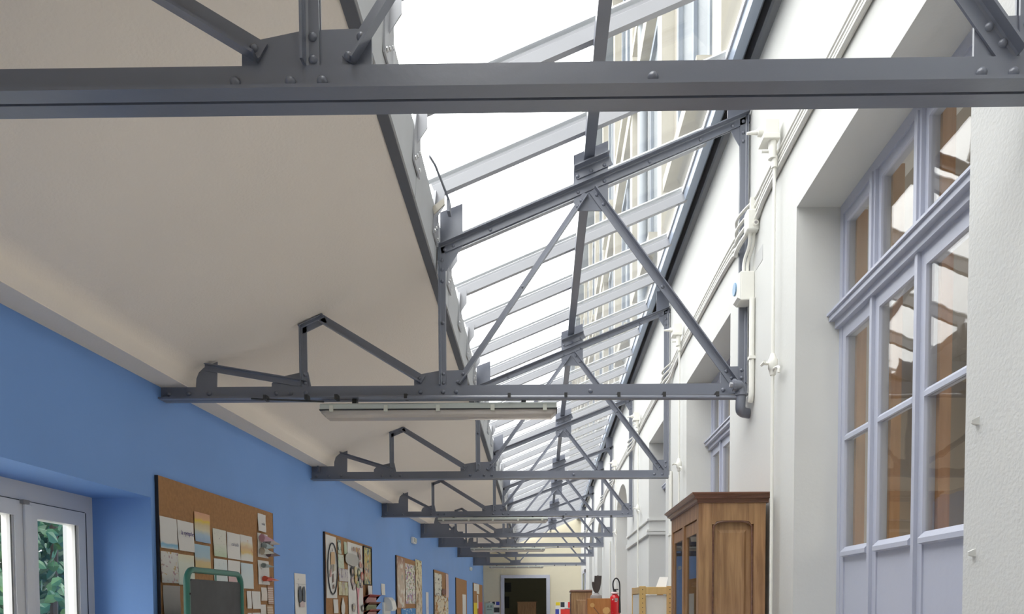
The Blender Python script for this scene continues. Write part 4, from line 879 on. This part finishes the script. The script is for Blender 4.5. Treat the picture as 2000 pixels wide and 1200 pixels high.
t5 = thing('leaflet_rack', 'red zigzag leaflet rack on the right edge of the second board', 'rack', (XL + .03, 8.6, -.5), G2)
for k in range(5):
    z_ = .09 - k * .085
    obj('tray', MB().rings([[(XL + .02, y_, z_), (XL + .10, y_, z_ + .03), (XL + .10, y_, z_ + .036), (XL + .03, y_, z_ + .012), (XL + .02, y_, z_ - .06)] for y_ in (8.33, 8.86)]), cmat('red_tray' if k % 2 == 0 else 'dark_red_tray', (.42, .08, .07) if k % 2 == 0 else (.26, .10, .07)), t5)
    obj('leaflet', MB().box(XL + .035, XL + .05, 8.36, 8.84, z_ - .06, z_ + .005), cmat(('pink_leaflet', 'green_leaflet')[k % 2], ((.55, .30, .28), (.25, .28, .14))[k % 2]), t5)
# poster between first and second boards
t = thing('leg_poster', 'white poster of two dark upright shapes on the blue wall between the first two boards', 'poster', (XL, 6.25, -.4))
sheet(6.115, 6.40, -.4, .272, M['paper'], None, parent=t, name='backing_sheet', off=-.018)
for yc in (6.215, 6.31): obj('dark_shape', MB().prism([(yc - .028, .03), (yc + .03, .03), (yc + .034, .12), (yc + .02, .165), (yc - .01, .165), (yc - .034, .12)], 'x', XL + .0165, XL + .0185), cmat('slate_print', (.08, .10, .13)), t)
obj('pale_shape', MB().prism([(6.21, -.01), (6.32, -.01), (6.33, .02), (6.29, .04), (6.24, .04), (6.20, .02)], 'x', XL + .0165, XL + .0185), cmat('pink_print', (.62, .50, .49)), t)
text(t, '6\n-\n6', (XL + .016, 6.17, .215), .022, RT, pencil); obj('rule', MB().box(XL + .0155, XL + .0165, 6.13, 6.39, .183, .185), pencil, t)
# dispenser, notice and small wall fittings
t = thing('towel_dispenser', 'white soap and towel dispenser on the blue wall between the second and third boards', 'dispenser', (XL, 9.6, -.1))
obj('body', MB().prism([(XL, -.07), (XL + .10, -.07), (XL + .12, -.04), (XL + .10, .06), (XL + .06, .105), (XL, .105)], 'y', 9.46, 9.70), M['plastic'], t, bevel=.008)
obj('back_plate', MB().box(XL, XL + .02, 9.38, 9.78, -.11, .04), M['plastic'], t); obj('slot', MB().box(XL + .101, XL + .108, 9.52, 9.64, -.035, -.02), M['grey'], t)
sheet(9.31, 9.52, .132, .276, M['paper'], 'small white notice above the dispenser', group=None, off=-.018)
for y_, z_, lab in ((11.5, .955, 'white emergency light unit high on the blue wall above the third board'), (20.0, .93, 'far small white wall unit above the last boards')):
    t = thing('wall_unit', lab, 'light', (XL, y_, z_), 'white units on the blue wall')
    obj('body', MB().box(XL, XL + .05, y_ - .12, y_ + .12, z_, z_ + .095), M['plastic'], t, bevel=.012); obj('lens', MB().box(XL + .05, XL + .062, y_ - .09, y_ + .09, z_ + .015, z_ + .08), M['lampbody'], t, bevel=.006)
# third board
G3 = 'sheets on the third board'
sheet(10.215, 10.76, -.034, .675, bm_([(0, (.44, .30, .22)), (.4, (.55, .46, .36)), (.7, (.52, .40, .30)), (1, (.30, .16, .12))], noise=.25, scale=6, spots=[((.66, .62, .54), 4, .52), ((.28, .34, .28), 5, .66)]), 'tall brown and cream collage at the near edge of the third board', group=G3)
sheet(10.81, 11.60, .026, .618, bm_([(0, W), (.2, W), (.6, W2), (1, W2)], noise=.1, spots=[((.36, .24, .40), 7, .52), ((.22, .28, .14), 10, .55), ((.50, .18, .12), 12, .60)]), 'white sheet of many small painted flowers on the third board', group=G3)
sheet(11.63, 12.20, -.30, .725, bm_([(0, (.66, .55, .42)), (.6, (.68, .60, .44)), (1, (.68, .62, .38))], noise=.1, spots=[((.30, .16, .06), 7, .55), ((.12, .12, .08), 9, .60)]), 'cream strip with pressed brown leaves overhanging the third board', group=G3, off=.004)
sheet(10.47, 11.62, -.40, -.045, bm_([(0, (.06, .20, .48)), (1, (.08, .26, .55))], noise=.2, spots=[((.50, .60, .68), 9, .58)]), 'blue patterned sheet at the bottom of the third board', group=G3)
sheet(12.73, 13.01, -.40, .228, bm_([(0, W), (.4, (.66, .66, .70)), (1, W)], spots=[((.30, .32, .40), 4, .70)]), 'narrow white poster on the blue wall before the fourth board', group=None, off=-.018)
# fourth board
G4 = 'sheets on the fourth board'
sheet(13.60, 14.54, .185, .60, bm_([(0, W2), (1, (.70, .68, .58))], spots=[((.14, .11, .09), 6, .56), ((.42, .36, .26), 8, .64)]), 'white sheet with dark seed heads, upper left on the fourth board', group=G4)
sheet(13.62, 15.46, -.5, .178, bm_([(0, (.64, .54, .36)), (1, (.68, .60, .44))], noise=.2, spots=[((.42, .20, .06), 5, .53), ((.18, .12, .07), 9, .58), ((.70, .66, .60), 6, .58)]), 'large cream collage of leaves low on the fourth board', group=G4)
sheet(15.10, 15.50, .16, .640, bm_([(0, (.64, .46, .42)), (1, (.66, .48, .44))], noise=.1), 'pink strip at the right edge of the fourth board', group=G4, off=.002)
o = obj('brown_leaf', MB().prism([(14.38, .25), (14.50, .21), (14.65, .20), (14.85, .24), (14.89, .29), (14.72, .315), (14.55, .32), (14.42, .30)], 'x', XL + .045, XL + .055), cmat('dry_leaf', (.15, .05, .035)), loc=(XL, 14.6, .2)); tag(o, 'dark red brown leaf pinned in the middle of the fourth board', 'leaf')
sheet(18.05, 18.80, -.5, .265, bm_([(0, (.66, .66, .66)), (1, W)], noise=.1), 'white sheet hanging at the right edge of the fifth board', group=None)
G6 = 'sheets on the farthest board'
sheet(20.88, 21.64, .404, .615, M['paper'], 'white sheet at the upper left of the farthest board', group=G6); sheet(21.66, 22.45, .335, .625, M['paper'], 'longer white sheet right of it on the farthest board', group=G6)
sheet(20.80, 21.80, -.5, .068, CY, 'yellow sheet low on the farthest board', group=G6); sheet(22.2, 23.5, -.5, .088, bm_([(0, (.50, .04, .05)), (1, (.52, .08, .08))]), 'red sheet low on the farthest board', group=G6); sheet(21.85, 22.15, -.1, .30, M['paper'], 'narrow pale strip between the white and red sheets of the farthest board', group=G6)

# ---------------------------------------------------------------- chalkboard on green tube frame
t = thing('chalkboard', 'small dark chalkboard in a rounded green tube frame before the nearest cork board', 'chalkboard', (-1.73, 3.87, ZF))
x = -1.735; ya, yb, zt = 3.555, 4.185, .178
path = [(x, ya, ZF), (x, ya, zt - .09)] + [(x, ya + .06 - .06 * math.cos(q), zt - .06 + .06 * math.sin(q)) for q in [k * math.pi / 12 for k in range(7)]] + [(x, yb - .06 + .06 * math.sin(q), zt - .06 + .06 * math.cos(q)) for q in [k * math.pi / 12 for k in range(7)]] + [(x, yb, zt - .09), (x, yb, ZF)]
obj('tube_frame', MB().tube(path, .0155, 10), M['green'], t, smooth=True)
obj('board_panel', MB().prism([(ya + .022, -.72), (yb - .022, -.72), (yb - .022, zt - .06), (yb - .04, zt - .045), (ya + .04, zt - .045), (ya + .022, zt - .06)], 'x', x - .006, x + .006), M['slate'], t)
obj('spacer', MB().tube([(x, 3.87, zt - .05), (x, 3.87, zt - .005)], .004, 6), M['green'], t)
obj('screw', MB().dome((x + .015, ya, .06), .006, .005, (1, 0, 0), 6), M['lampgrey'], t); obj('crossbar', MB().tube([(x, ya, -.74), (x, yb, -.74)], .012, 8), M['green'], t)
